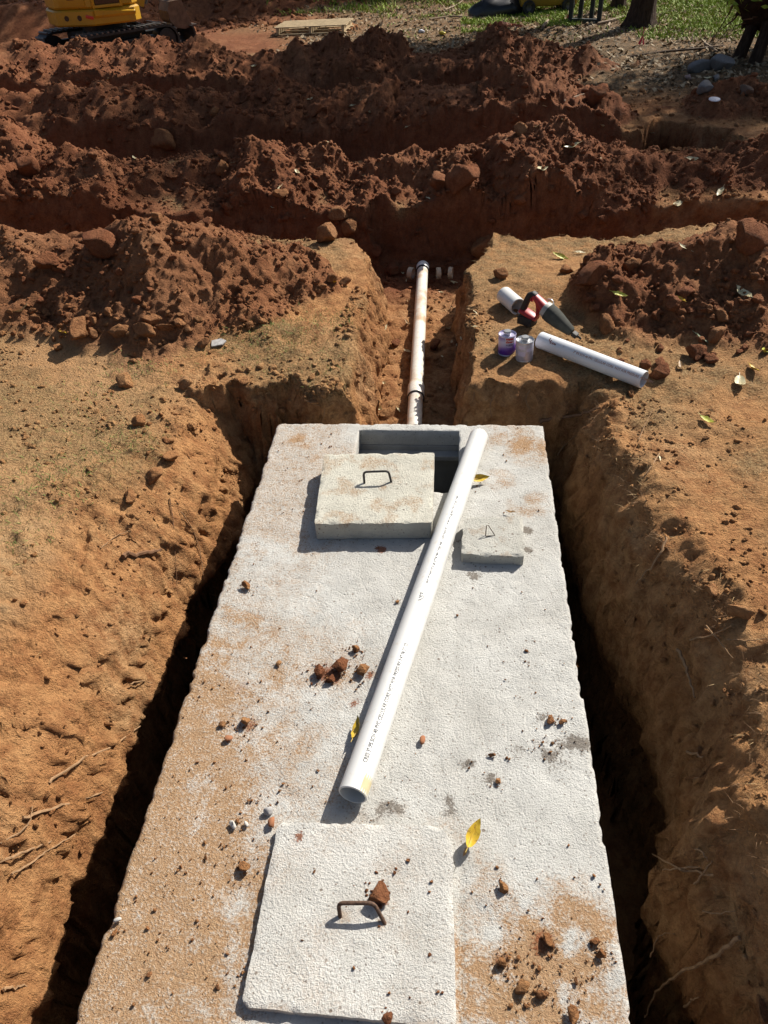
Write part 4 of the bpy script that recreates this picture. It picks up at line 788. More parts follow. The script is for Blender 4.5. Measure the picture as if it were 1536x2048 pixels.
root([(1356, 1300), (1372, 1336), (1382, 1365), (1390, 1395)], .007, 'stout pale root standing off the shaded right wall', lift=.04)
root([(1379, 1279), (1427, 1268), (1462, 1252)], .004, 'thin root bridging the shaded right wall', lift=.03)
root([(1412, 1252), (1440, 1284), (1466, 1316)], .003, 'hair thin root crossing the bridging one', lift=.03)
root([(1452, 1278), (1490, 1281), (1534, 1276)], .003, 'hair thin root at the right frame edge')
root([(1478, 1876), (1424, 1912), (1380, 1935), (1348, 1953), (1313, 1986), (1289, 2034)], .0065, 'longest root reaching down into the dark right gap', lift=.06, zoff=[.01, .03, .05, .08, .11, .13])
root([(1443, 1750), (1383, 1743), (1348, 1733), (1304, 1708)], .005, 'upper arm of the forked roots in the dark right gap', lift=.06, zoff=[.0, .03, .05, .08])
root([(1416, 1735), (1380, 1736), (1340, 1739), (1299, 1742)], .004, 'lower arm of the forked roots in the dark right gap', zoff=[.0, .03, .05, .08])
root([(1388, 1768), (1410, 1742), (1424, 1722)], .004, 'short root below the forked roots', lift=.03)
root([(1362, 1690), (1402, 1704), (1416, 1722)], .004, 'short root above the forked roots', lift=.03)
root([(1374, 1506), (1390, 1508), (1406, 1513)], .006, 'stubby pale root sticking out of the right rim', lift=.04)
root([(1380, 1564), (1390, 1558), (1398, 1555)], .004, 'tiny pale root stub under the right rim', lift=.03)
root([(1406, 1822), (1435, 1826), (1470, 1822)], .003, 'thin forked root low on the right wall', lift=.03)
root([(1300, 1915), (1318, 1872), (1350, 1868)], .003, 'thin bent root deep in the right gap', zoff=[.1, .06, .03])
root([(1370, 2012), (1385, 2000), (1398, 1995)], .004, 'short root at the bottom of the right gap', lift=.05)
root([(1082, 842), (1120, 836), (1160, 828), (1200, 816)], .012, 'thick dark root spanning the pit corner behind the tank', M_ROOTD, .03)
root([(1115, 910), (1140, 880), (1170, 862)], .004, 'thin root hanging in the dark corner right of the tank', lift=.03)
root([(1124, 960), (1136, 925), (1150, 905)], .003, 'hair thin root deep in the dark corner right of the tank', lift=.03)
root([(1277, 880), (1290, 850), (1305, 820)], .003, 'hair thin root on the bank right of the pit corner')
for i, g_ in enumerate((((952, 770), (948, 790), (946, 806)), ((690, 770), (700, 800), (706, 830)), ((610, 800), (640, 812), (668, 806)), ((930, 640), (945, 620), (960, 612)), ((915, 575), (940, 590), (965, 585)), ((640, 790), (650, 815), (646, 838)), ((988, 790), (980, 812), (984, 836)), ((1060, 780), (1052, 800), (1060, 820)))):
    root(list(g_), .0028, 'fine root fibre hanging from the pit and trench edges behind the tank', None, .02, 'fine roots behind the tank')

# ---------------------------------------------------------------- fallen leaves
def leaf_mesh(name, mat, seed, L=1.0, wd=.34, curl=.25):
    r = random.Random(seed); V = []; F = []; n = 9
    for i in range(n+1):
        t = i/n; hw = wd*.5*math.sin(PI*min(1, t*1.02))**.75*(1-.25*t); x = (t-.5)*L; z = curl*(t-.5)**2*L+.02*math.sin(t*9+seed)
        fold = .45+.2*r.random()
        for s_ in (-1, -.5, 0, .5, 1): V.append((x+.02*r.gauss(0, 1)*abs(s_), s_*hw, z+abs(s_)*hw*fold+.012*r.gauss(0, 1)))
    for i in range(n):
        for j in range(4): a = i*5+j; F.append((a, a+1, a+6, a+5))
    m = MB(); m.add(V, F); m.tube([(-.5*L-.16*L, .01, curl*.3*L), (-.5*L, 0, curl*.25*L), (.0, 0, .01), (.46*L, 0, curl*.2*L)], [.012, .012, .010, .004], 5)
    return m.mesh(name, mat, True, 70)
def leafmat(name, a, b, spot): 
    m = NT(name, .5, .35); k = m.ramp(m.noise(3.5, 4), [(.3, a), (.7, b)]); k = m.mix(m.ramp(m.noise(9, 4, .6), [(.58, 0.0), (.68, .85)]), k, spot); m.color(k); m.b.inputs['Subsurface Weight'].default_value = 0; return m.m
LM = {'y': leafmat('yellow_leaf', (.50, .31, .02), (.60, .43, .05), (.22, .12, .03)), 'p': leafmat('pale_leaf', (.52, .45, .25), (.62, .56, .36), (.34, .25, .12)), 'g': leafmat('grey_green_leaf', (.20, .25, .14), (.30, .34, .2), (.12, .13, .07)), 'b': leafmat('brown_leaf', (.30, .17, .07), (.38, .24, .10), (.14, .08, .04)), 'l': leafmat('lime_leaf', (.42, .44, .05), (.54, .50, .10), (.25, .2, .05))}
LMESH = {c: [leaf_mesh('leaf_blade', m, 10*i+j, 1, .30+.08*j, .2+.25*j) for j in range(3)] for i, (c, m) in enumerate(LM.items())}
def leaf(px, py, wpx, c, label=None, group=None, p=None, rz=None, tilt=None, zadd=0.012):
    q_ = at(px, py) if p is None else np.array(p); s_ = wpx*np.linalg.norm(q_-CAM)/1480
    o = ob('fallen_leaf', rnd.choice(LMESH[c]), None, (q_[0], q_[1], q_[2]+zadd), (tilt[0] if tilt else rnd.uniform(-.5, .5), tilt[1] if tilt else rnd.uniform(-.4, .4), rnd.uniform(0, 6.28) if rz is None else rz), (s_, s_, s_))
    return tag(o, label, 'leaf', group)
leaf(0, 0, 58, 'y', 'curled yellow leaf standing by the right corner of the near lid', p=onz(945, 1672, .02), rz=1.15, tilt=(.3, -.12), zadd=.012)
leaf(0, 0, 52, 'y', 'bright yellow leaf tucked under the left side of the long pipe', p=onz(717, 1462, .012), rz=1.5, tilt=(-.7, 0), zadd=.012)
leaf(0, 0, 40, 'y', 'folded yellow leaf by the far end of the long pipe', p=onz(958, 961, .01), rz=.35, tilt=(.6, .1), zadd=.012)
leaf(0, 0, 24, 'b', 'small brown leaf above the small lid', p=onz(1021, 1027, .008), rz=2.5, zadd=.008)
leaf(0, 0, 26, 'b', 'dry brown leaf below the yellow leaf by the near lid', p=onz(930, 1705, .008), rz=1.2, zadd=.006)
for a in ((1120, 517, 34, 'l', 'yellow green leaf on the flat ground right of the trench mouth'), (1238, 593, 30, 'l', 'olive yellow leaf at the left foot of the right heap'), (1360, 603, 28, 'y', 'bright yellow leaf on the right heap'), (1485, 592, 40, 'p', 'large pale dead leaf high on the right heap'), (1403, 683, 36, 'g', 'grey green leaf on the right heap'), (1505, 742, 36, 'y', 'yellow leaf at the right frame edge below the heap'), (1478, 772, 46, 'p', 'broad pale leaf on the bank below the right heap'), (1528, 708, 34, 'l', 'olive leaf at the right frame edge on the heap'), (1362, 737, 28, 'b', 'tan leaf right of the red flat faced clod'), (1413, 846, 34, 'l', 'lime yellow leaf on the bare right bank'), (1143, 298, 30, 'p', 'pale leaf cluster on the second ridge right of centre'), (1083, 342, 26, 'p', 'pale upright leaf on the front of the second ridge'), (1206, 255, 14, 'p', 'white leaf on the dark ridge by the hole'), (1352, 413, 26, 'p', 'cream leaf on the far lip of the cross trench at right'), (1440, 388, 28, 'p', 'pale leaf near the right end of the second ridge'), (1368, 500, 26, 'p', 'pale leaf on the lip of the cross trench at right'), (1160, 508, 22, 'p', 'pale leaf right of the yellow green one by the trench'), (43, 626, 34, 'p', 'pale leaf at the left foot of the left heap'), (125, 668, 26, 'y', 'yellow leaf half under clods below the left heap'), (700, 215, 20, 'p', 'pale leaf on the third ridge near the centre'), (808, 260, 20, 'p', 'pale slanting leaf on the third ridge face'), (740, 228, 16, 'p', 'small pale leaf on the third ridge face'), (1385, 322, 22, 'p', 'pale leaf below the hole at right'), (668, 568, 16, 'y', 'tiny yellow leaf on the tan clod by the trench'), (770, 660, 22, 'p', 'pale leaf in the trench left of the pipe'), (758, 820, 34, 'p', 'pale curled leaf on the trench floor near the tank'), (796, 822, 22, 'p', 'pale leaf against the trench pipe near the tank'), (770, 770, 18, 'p', 'pale leaf on the trench floor left of the coupling'), (560, 378, 18, 'p', 'white leaf on the second ridge left of centre'), (595, 348, 18, 'p', 'upright pale leaf on the second ridge left of centre'), (548, 345, 14, 'p', 'small white leaf on the second ridge left of centre'), (70, 398, 20, 'p', 'white leaf at the left end of the second ridge'), (270, 320, 18, 'p', 'pale thin leaf on the crest of the second ridge'), (805, 548, 16, 'p', 'pale leaf left of the pipe end'), (1318, 920, 16, 'p', 'tiny pale leaf on the right bank'), (510, 135, 16, 'p', 'white scrap leaf on the dark fourth ridge')):
    leaf(*a)
for i in range(30):
    lx, ly, lc = rr_.uniform(780, 960), rr_.uniform(540, 800), rr_.choice('ppbb')
    leaf(lx, ly, rr_.uniform(9, 18), lc, 'small %s leaf on the trench floor %s the pipe, %s' % ('pale' if lc == 'p' else 'brown', 'left of' if lx < 835 else 'right of', 'far end' if ly < 620 else 'middle' if ly < 710 else 'near end'), 'dry leaves in the trench')
for i in range(36):
    lx, ly, lc = rr_.uniform(60, 1500), rr_.uniform(150, 420), rr_.choice('pppb')
    leaf(lx, ly, rr_.uniform(8, 16), lc, 'small %s leaf on the shaded spoil ridges, %s' % ('pale' if lc == 'p' else 'brown', where(lx, ly, (60, 150, 1500, 420))), 'leaves on the ridges')

# flat grey shard on the left ground
q_ = at(436, 687); sh = MB().prism([(-.05, -.03), (.02, -.04), (.055, -.01), (.03, .03), (-.03, .035)], 0, .008); o = sh.build('slate_shard', M_CHIPG); o.location = (q_[0], q_[1], q_[2]+.004); o.rotation_euler = (.1, -.05, .5); tag(o, 'flat grey shard lying on the left ground by the grass', 'stone')

# ---------------------------------------------------------------- grass and straw
def blades(name, x, y, h, wdt, lean, mat, r, lay=.5, zoff=0):
    n = len(x); a = r.random(n)*6.28; z = hz(x, y)+zoff; d = np.stack([np.cos(a), np.sin(a), 0*a], -1); b_ = r.random(n)*6.28
    le = lean*(.4+r.random(n)); up = np.stack([np.cos(b_)*le, np.sin(b_)*le, np.maximum(.03, 1-lay*r.random(n)*1.0)], -1); up /= np.linalg.norm(up, axis=1)[:, None]
    P = np.stack([x, y, z-.002], -1); hh = (h*(.5+r.random(n)))[:, None]; dw = d*(wdt*(.6+.8*r.random(n)))[:, None]
    mid_ = P+up*hh*.55+np.array([0, 0, .0]); tip = P+up*hh+np.stack([np.cos(b_)*hh[:, 0]*.35*le, np.sin(b_)*hh[:, 0]*.35*le, -.12*hh[:, 0]], -1)
    V = np.stack([P-dw, P+dw, mid_+dw*.75, mid_-dw*.75, tip], 1).reshape(-1, 3); k = np.arange(n)[:, None]*5
    F = np.concatenate([k+np.array([[0, 1, 2]]), k+np.array([[0, 2, 3]]), k+np.array([[3, 2, 4]])], 0)
    return tag(ob(name, mesh_np(name, V, F, mat, True)), kind='stuff')
def grassmat(name, a, b):
    m = NT(name, .7, .2); k = m.ramp(m.noise(40, 3, .6, m.geo()), [(.3, a), (.7, b)]); m.color(k); return m.m
M_GRN = grassmat('green_grass', (.09, .14, .03), (.22, .26, .07)); M_DRY = grassmat('dry_straw', (.24, .15, .06), (.46, .32, .15)); M_FIB = grassmat('root_fibres', (.13, .07, .03), (.27, .16, .08)); M_LUSH = grassmat('lush_grass', (.13, .22, .02), (.36, .44, .06))
g = np.random.default_rng(21)
gx, gy = [], []
for (px, py, rad, n) in ((510, 660, .28, 700), (560, 655, .2, 420), (430, 640, .2, 260), (285, 735, .16, 420), (620, 700, .25, 420), (60, 960, .22, 420), (150, 945, .12, 160), (270, 890, .12, 260), (30, 1000, .15, 200), (35, 1080, .1, 160), (200, 880, .22, 240), (690, 640, .12, 240), (650, 760, .18, 160), (120, 850, .25, 160), (180, 790, .16, 180)):
    q_ = at(px, py); gx.append(q_[0]+g.normal(size=n)*rad); gy.append(q_[1]+g.normal(size=n)*rad*.8)
gx = np.concatenate(gx); gy = np.concatenate(gy); k = (msk(GU, gx, gy) < .3) & (msk(GA, gx, gy)[:, 0] < .6); blades('green_grass', gx[k], gy[k], np.full(k.sum(), .026), np.full(k.sum(), .0016), .8, M_GRN, g)
def field(n, x0, x1, y0, y1, f): x = g.uniform(x0, x1, n); y = g.uniform(y0, y1, n); k = g.random(n) < f(x, y); return x[k], y[k]
x1_, y1_ = field(26000, -3.2, 2.8, 2.2, 6.3, lambda x, y: np.clip(msk(GA, x, y)[:, 1]*1.1-.12, 0, 1)*(1-msk(GU, x, y)*.7))
x2_, y2_ = field(9000, .9, 2.4, .4, 4.2, lambda x, y: .55*ss(-.2, .4, fbm(x*1.6, y*1.6, 3, 331))*(1-msk(GU, x, y)*.8))
x3_, y3_ = field(5000, -2.6, -1.2, .4, 3.4, lambda x, y: .3*ss(0, .4, fbm(x*1.6, y*1.6, 3, 335)))
xx, yy = np.concatenate([x1_, x2_, x3_]), np.concatenate([y1_, y2_, y3_]); blades('dry_straw', xx, yy, np.full(len(xx), .032), np.full(len(xx), .0010), 1.3, M_DRY, g, .97)
# fibrous roots hanging over cut edges
rimk = (GU[:-1, :-1] > .25) & (GU[:-1, :-1] < .75) & (GY[:-1, :-1] < 6.3) & (GY[:-1, :-1] > .4) & (np.abs(GX[:-1, :-1]) < 2.8) & ~((GX[:-1, :-1] < -.8) & (GY[:-1, :-1] < 2.8)) & (GZ[:-1, :-1] > -.12)
rj, ri = np.nonzero(rimk); sel = g.choice(len(rj), min(len(rj), 6500), replace=False)
blades('root_fibres', XS[ri[sel]]+g.normal(size=len(sel))*.012, YS[rj[sel]]+g.normal(size=len(sel))*.012, np.full(len(sel), .034), np.full(len(sel), .0007), 1.2, M_FIB, g, .98)
# ---------------------------------------------------------------- background: excavator
def yellow(name, c=(.50, .27, .012)):
    m = NT(name, .38, .45); k = m.ramp(m.noise(3, 4), [(.3, tuple(v*.85 for v in c)), (.7, c)]); k = m.mix(m.ramp(m.noise(11, 5, .7), [(.56, 0.0), (.74, .6)]), k, (.22, .12, .06)); m.color(k); return m.m
M_YEL = yellow('excavator_yellow'); M_YELD = yellow('excavator_yellow_panel', (.46, .245, .012)); M_STEEL = plain('worn_track_steel', (.13, .12, .11), .55, .4, .5, .3, 20, .3, .004, ((.20, .10, .05), 6, .58)); M_BLACKP = plain('machine_black', (.018, .018, .019), .5, .35, 0, .3, 12, 0, 0, ((.12, .07, .04), 7, .62)); M_GRILL = plain('dark_grille', (.09, .05, .025), .6, .3, .2, .3, 90, .6, .006)
ex = empty('excavator', (-6.36, 16.0, .11), (0, 0, 0)); ex.scale = (.84, .84, .84); tag(ex, 'yellow tracked mini excavator working behind the spoil ridges at upper left', 'excavator')
HH = Matrix.Rotation(math.atan2(.6, .8), 4, 'Z'); UU = Matrix.Rotation(math.radians(50), 4, 'Z')
def xf(o, M): o.matrix_local = M; return o
for sd in (-1, 1):
    n = 44; prof = []
    for i in range(n):                                     # stadium outline of the track
        t = i/n*(2*1.95+2*PI*.29); 
        if t < 1.95: p = (-.975+t, .58); a = PI/2
        elif t < 1.95+PI*.29: a = PI/2-(t-1.95)/.29; p = (.975+.29*math.cos(a), .29+.29*math.sin(a))
        elif t < 3.9+PI*.29: p = (.975-(t-1.95-PI*.29), 0); a = -PI/2
        else: a = -PI/2-(t-3.9-PI*.29)/.29; p = (-.975+.29*math.cos(a), .29+.29*math.sin(a))
        prof.append((p, a))
    rings = []
    for y0 in (-.2, -.19, .19, .2): rings.append([Vector((p[0], y0, p[1])) for p, a in prof])
    inn = [[Vector((p[0]-.045*math.cos(a), y0, p[1]-.045*math.sin(a))) for p, a in prof] for y0 in (.2, -.2)]
    b = MB(); b.loft(rings+inn+[rings[0]], False); tr = xf(b.build('track', M_BLACKP, ex), UU @ Matrix.Translation((0, sd*.76, 0)))
    g_ = MB()
    for p, a in prof: g_.box((p[0]+.014*math.cos(a), 0, p[1]+.014*math.sin(a)), (.045, .40, .032), Matrix.Rotation(PI/2-a, 3, 'Y'))
    tag(g_.build('track_shoes', M_STEEL, tr), kind='stuff')
    for x0, z0, r0, nm_ in ((-.975, .29, .22, 'sprocket'), (.975, .29, .22, 'idler_wheel')): MB().lathe([(.0001, -.15), (r0*.5, -.15), (r0*.55, -.17), (r0, -.16), (r0, .16), (r0*.55, .17), (.0001, .15)], 24, Matrix.Translation((x0, 0, z0)) @ Matrix.Rotation(PI/2, 4, 'X')).build(nm_, M_BLACKP, tr, True)
    for i in range(5): MB().lathe([(.0001, -.15), (.09, -.15), (.09, .15), (.0001, .15)], 14, Matrix.Translation((-.6+.3*i, 0, .14)) @ Matrix.Rotation(PI/2, 4, 'X')).build('roller', M_STEEL, tr, True)
    MB().box((0, 0, .32), (1.5, .16, .16), None, .03).build('track_frame', M_BLACKP, tr)
xf(MB().box((0, 0, .42), (1.3, 1.2, .24), None, .03).lathe([(.0001, .5), (.48, .5), (.48, .70), (.0001, .70)], 28).build('undercarriage', M_BLACKP, ex), UU)
bl = MB(); bl.loft([[Vector((1.62+.10*math.sin(t*2.6)-.02, y0, .06+.42*t)) for t in np.linspace(0, 1, 8)]+[Vector((1.58+.10*math.sin(t*2.6)-.02, y0, .06+.42*t)) for t in np.linspace(1, 0, 8)] for y0 in (-.98, .98)])
for y0 in (-.4, .4): bl.box((1.15, y0, .30), (.95, .10, .12), None, .02)
xf(bl.build('dozer_blade', M_BLACKP, ex), UU)
plan = [(-.45, -.95), (.46, -.95), (.62, -.80), (.62, .80), (.46, .95), (-.45, .95), (-1.07, .43), (-1.10, .30), (-1.10, -.30), (-1.07, -.43)]
def poly(P, s_=1.0, dx=0): return [(x*s_+dx, y*s_) for x, y in P]
def bevel_prism(P, z0, z1, b_=.03):
    m = MB(); c = [sum(p[0] for p in P)/len(P), sum(p[1] for p in P)/len(P)]; k = 1-b_/.9
    ins = [((x-c[0])*k+c[0], (y-c[1])*k+c[1]) for x, y in P]
    m.loft([[Vector((x, y, z)) for x, y in q] for q, z in ((ins, z0), (P, z0+b_), (P, z1-b_), (ins, z1))]); return m
cwt = xf(bevel_prism(plan, .72, 1.01, .03).build('counterweight', M_YEL, ex, True, 30), HH)
xf(bevel_prism(poly(plan, .975), 1.008, 1.72, .05).build('engine_cowl', M_YEL, ex, True, 30), HH)
def on_face(p0, p1, u, z, w_, h_, d_, nm, mat, parent, extra=None):
    """flat piece on the face p0-p1 of the house plan"""
    a, b = Vector((*p0, 0)), Vector((*p1, 0)); t = (b-a).normalized(); nrm = Vector((t.y, -t.x, 0)); c = a.lerp(b, u)+Vector((0, 0, z))
    M = Matrix((t, -nrm, Vector((0, 0, 1)))).transposed().to_4x4(); M.translation = c+nrm*d_
    return M
FA, FB, FC = (-1.07, -.43), (-.45, -.95), (.46, -.95)
M = on_face(poly([FA], .975)[0], poly([FB], .975)[0], .50, 1.28, 0, 0, .008, '', None, ex); xf(MB().box((0, 0, 0), (.58, .03, .42), None, .012).build('rear_door', M_YELD, ex, True), HH @ M)
xf(MB().box((0, 0, 0), (.16, .02, .07), None, .008).build('door_latch', M_GRILL, ex, True), HH @ M @ Matrix.Translation((0, -.02, -.06)))
M = on_face(FA, FB, .30, .87, 0, 0, .001, '', None, ex)
for dx in (-.02, .27): xf(MB().lathe([(.0001, -.004), (.030, -.004), (.036, .004), (.044, .006), (.050, .0)], 20, Matrix.Rotation(PI/2, 4, 'X')).build('bolt_hole', M_GRILL, ex, True), HH @ M @ Matrix.Translation((dx, -.004, 0)))
M = on_face(FA, FB, .97, .88, 0, 0, .006, '', None, ex); xf(MB().box((-.04, 0, 0), (.17, .016, .06), Matrix.Rotation(.2, 3, 'Y'), .008).build('tail_light', plain('red_tail_light', (.55, .03, .015), .3, .5), ex, True), HH @ M)
sB, sC = poly([FB], .975)[0], poly([FC], .975)[0]
M = on_face(sB, sC, .40, 1.34, 0, 0, .006, '', None, ex); xf(MB().box((0, 0, 0), (.52, .03, .52), None, .02).build('side_grille', M_GRILL, ex, True), HH @ M)
fr = MB()
for c, d in (((-.29, -.006, 0), (.05, .04, .64)), ((.29, -.006, 0), (.05, .04, .64)), ((0, -.006, -.29), (.54, .04, .05)), ((0, -.006, .29), (.54, .04, .05))): fr.box(c, d, None, .008)
xf(fr.build('grille_frame', M_YEL, ex, True), HH @ M)
xf(MB().loft([[Vector((x, y, z)) for y, z in ((-.97, .86), (-1.0, .90), (-1.0, 1.0-.10*k), (-.95, 1.02-.10*k))] for x, k in ((-.40, 0), (.0, .4), (.47, .8))]).build('side_step', M_YEL, ex, True, 30), HH)
M = on_face(sB, sC, .93, 1.20, 0, 0, .012, '', None, ex); pn_ = xf(MB().box((0, 0, 0), (.09, .012, .08), None, .003).build('number_plate', plain('white_decal', (.72, .72, .70), .4), ex), HH @ M)
V, F = text_geo('306', .05); mm = MB(); mm.add([Vector((v.x-.042, -.0075, v.y-.017)) for v in V], F); mm.build('number', plain('decal_ink', (.03, .03, .03), .4), pn_)
cab = MB()
for x0, y0 in ((-.3, .1), (.6, .1), (-.3, .9), (.6, .9)): cab.box((x0, y0, 1.9), (.07, .07, 1.2), None, .01)
cab.box((.15, .5, 2.52), (1.1, .95, .09), None, .03); cab.box((.15, .5, 1.25), (1.0, .88, .3), None, .02)
xf(cab.build('cab_frame', M_BLACKP, ex), HH)
gl = NT('cab_glass', .05, .5); gl.color((.02, .025, .03)); gl = gl.m
for c, d in (((.15, .09, 1.95), (.82, .012, 1.0)), ((.15, .91, 1.95), (.82, .012, 1.0)), ((.61, .5, 1.95), (.012, .72, 1.0)), ((-.31, .5, 2.0), (.012, .72, .9))): xf(MB().box(c, d).build('cab_window', gl, ex), HH)
def beam(pts, w_, hs): return MB().loft([rring((p[0], p[1]), w_/2, h_/2, a, 12, 5) for p, h_, a in hs]) if False else None
def arm(nm, P, w_, h_, mat):
    m = MB()
    rings = []
    for i, (x, z) in enumerate(P):
        x0, z0 = P[max(i-1, 0)]; x1, z1 = P[min(i+1, len(P)-1)]; a = math.atan2(z1-z0, x1-x0); hh = h_[i]/2
        rings.append([Vector((x-math.sin(a)*sz*hh, sy*w_/2-.15, z+math.cos(a)*sz*hh)) for sy, sz in ((-1, -1), (1, -1), (1, 1), (-1, 1))])
    m.loft(rings); return xf(m.build(nm, mat, ex), HH)
arm('boom', [(.75, .95), (1.0, 1.5), (1.35, 2.2), (1.75, 2.75), (2.25, 2.95)], .2, [.3, .34, .38, .32, .22], M_YEL)
arm('dipper_arm', [(2.35, 3.1), (2.15, 2.6), (1.75, 1.7), (1.55, 1.15)], .17, [.2, .28, .24, .18], M_YEL)
xf(MB().tube([(.95, -.15, .95), (1.5, -.15, 1.95)], .055, 10).tube([(1.3, -.15, 1.6), (1.75, -.15, 2.35)], .035, 10).build('boom_cylinder', M_STEEL, ex, True), HH)
xf(MB().box((1.60, -.15, 1.02), (.20, .24, .22), Matrix.Rotation(.3, 3, 'Y'), .03).build('coupler', M_BLACKP, ex, True), HH)
bk = MB(); bw = .30
outp = [(1.70, .98), (1.42, .96), (1.34, .78), (1.36, .60), (1.48, .46), (1.68, .42), (1.86, .46)]; inp = [(x+.02*(1.6-x > 0)-.0, z+.03) for x, z in outp[::-1]]
bk.loft([[Vector((x, y0-.15, z)) for x, z in outp+[(1.84, .50), (1.68, .46), (1.50, .50), (1.40, .62), (1.38, .78), (1.45, .93), (1.70, .95)]] for y0 in (-bw, bw)])
for y0 in (-bw, bw): bk.prism([(p[0], p[1]) for p in outp], y0-.02, y0+.02, Matrix.Translation((0, -.15, 0)) @ Matrix.Rotation(PI/2, 4, 'X'))
bo = xf(bk.build('bucket', plain('rusty_bucket_steel', (.16, .10, .065), .6, .4, .4, .35, 9, .4, .006), ex), HH)
for i in range(4): MB().box((1.92, -.15-.24+.16*i, .47), (.13, .06, .035), None, .008).build('tooth', M_STEEL, bo)

# ---------------------------------------------------------------- pallet
M_WOOD = plain('weathered_pallet_wood', (.42, .32, .19), .8, .2, 0, .25, 14, .4, .003)
pl = empty('wooden_pallet', (-2.73, 18.05, H1(-2.73, 18.05)+.03), (.0, -.01, -.06)); tag(pl, 'weathered wooden pallet lying on the ground beyond the ridges', 'pallet')
for i in range(6): MB().box((rnd.uniform(-.01, .01), -.42+.168*i, .125), (1.5, .11, .02), None, .003).build('deck_board', M_WOOD, pl)
for x0 in (-.68, 0, .68): MB().box((x0, 0, .06), (.05, .95, .10), None, .004).build('stringer', M_WOOD, pl)
for y0 in (-.4, 0, .4): MB().box((0, y0, .0), (1.48, .1, .018), None, .003).build('bottom_board', M_WOOD, pl)

# ---------------------------------------------------------------- trees
M_BARK = NT('dark_bark', .95, .1); _v = M_BARK.noise(9, 6, .7); _w = M_BARK.n('ShaderNodeMapping'); _w.inputs['Scale'].default_value = (1, 1, .16); M_BARK.l(M_BARK.co, _w.inputs[0]); _b = M_BARK.noise(26, 5, .65, _w.outputs[0])
M_BARK.color(M_BARK.ramp(_b, [(.3, (.022, .014, .010)), (.6, (.07, .045, .032)), (.8, (.12, .08, .055))])); M_BARK.bump(_b, 1.0, .05); M_BARK = M_BARK.m
M_FOL = grassmat('tree_foliage', (.035, .07, .012), (.10, .15, .03))
def tree(name, x, y, r0, lean, ch, cr, nl, label, seed):
    g = np.random.default_rng(seed); R_ = random.Random(seed); z = H1(x, y)-.08; t = empty(name, (x, y, z)); tag(t, label, 'tree')
    hh = [0, .08, .2, .4, .8, 1.6, 2.6, 4, 5.5, 7, 8.2]; rings = []; n = 22
    for h in hh:
        fl = 1+.75*math.exp(-h/.16)+.1*math.exp(-h/.8); rr = r0*fl*(1-.085*h)
        rings.append([Vector((lean[0]*h+.03*math.sin(h*2)+rr*math.cos(a)*(1+(.16*math.sin(a*5+1)+.1*math.sin(a*3))*min(1, fl-.9)), lean[1]*h+rr*math.sin(a)*(1+(.16*math.sin(a*5+1)+.1*math.sin(a*3))*min(1, fl-.9)), h)) for a in [2*PI*k/n for k in range(n)]])
    MB().loft(rings).build('trunk', M_BARK, t, True, 80)
    ends = []
    for i in range(9):
        h = 3.6+4.2*i/8; a = i*2.4+R_.random(); L = cr*(.6+.4*R_.random())*(1-.35*abs(i-4)/4); p0 = Vector((lean[0]*h, lean[1]*h, h)); p1 = p0+Vector((math.cos(a)*L*.5, math.sin(a)*L*.5, L*.28)); p2 = p0+Vector((math.cos(a)*L, math.sin(a)*L, L*.45+ch*.1))
        MB().tube([p0, p0.lerp(p1, .5)+Vector((0, 0, .06)), p1, p2], [r0*.30, r0*.22, r0*.15, r0*.05], 7).build('limb', M_BARK, t, True); ends += [p1, p2, p1.lerp(p2, .5)]
    cl = np.array([e[:] for e in ends]); k = g.integers(0, len(cl), nl); P = cl[k]+g.normal(size=(nl, 3))*np.array([.48, .48, .36])*cr*.42
    d = g.normal(size=(nl, 3)); d /= np.linalg.norm(d, axis=1)[:, None]; e = np.cross(d, g.normal(size=(nl, 3))); e /= np.linalg.norm(e, axis=1)[:, None]; s_ = .07+.06*g.random(nl)[:, None]
    V = np.stack([P-d*s_, P+e*s_*.45, P+d*s_, P-e*s_*.45], 1).reshape(-1, 3); F = np.arange(nl*4).reshape(-1, 4)
    ob('crown', mesh_np('crown', V, F, M_FOL, False), t); return t
tree('tree', 3.66, 17.05, .215, (.012, .0), 6, 2.6, 9000, 'thick dark tree trunk standing beyond the ridges at upper right', 61)
tree('tree', 3.72, 20.0, .12, (.05, .0), 5, 2.2, 7000, 'slim tree behind the thick trunk at upper right', 62)

for i, (x, y, r0, ch, cr, nl, lab) in enumerate(((9.4, 17.4, .2, 6, 2.4, 9000, 'unseen tree added right of the site so its crown shades the hole'), (-2.6, 28.5, .24, 7, 3.2, 9000, 'unseen tree of the wood added for shade behind the excavator, nearest the heaps'), (.9, 29.5, .22, 7, 3.0, 9000, 'unseen tree of the wood added for shade straight behind the pallet'), (-3.6, 26, .24, 7, 3.2, 9000, 'unseen tree of the wood added to shade the far red heap, closest behind'), (-7.2, 31, .25, 7, 3.2, 8000, 'leftmost unseen tree of the wood added for shade behind the excavator'))):  # trees out of view, added so their crowns shade the background
    tree('tree', x, y, r0, (.01, .0), ch, cr, nl, lab, 70+i)

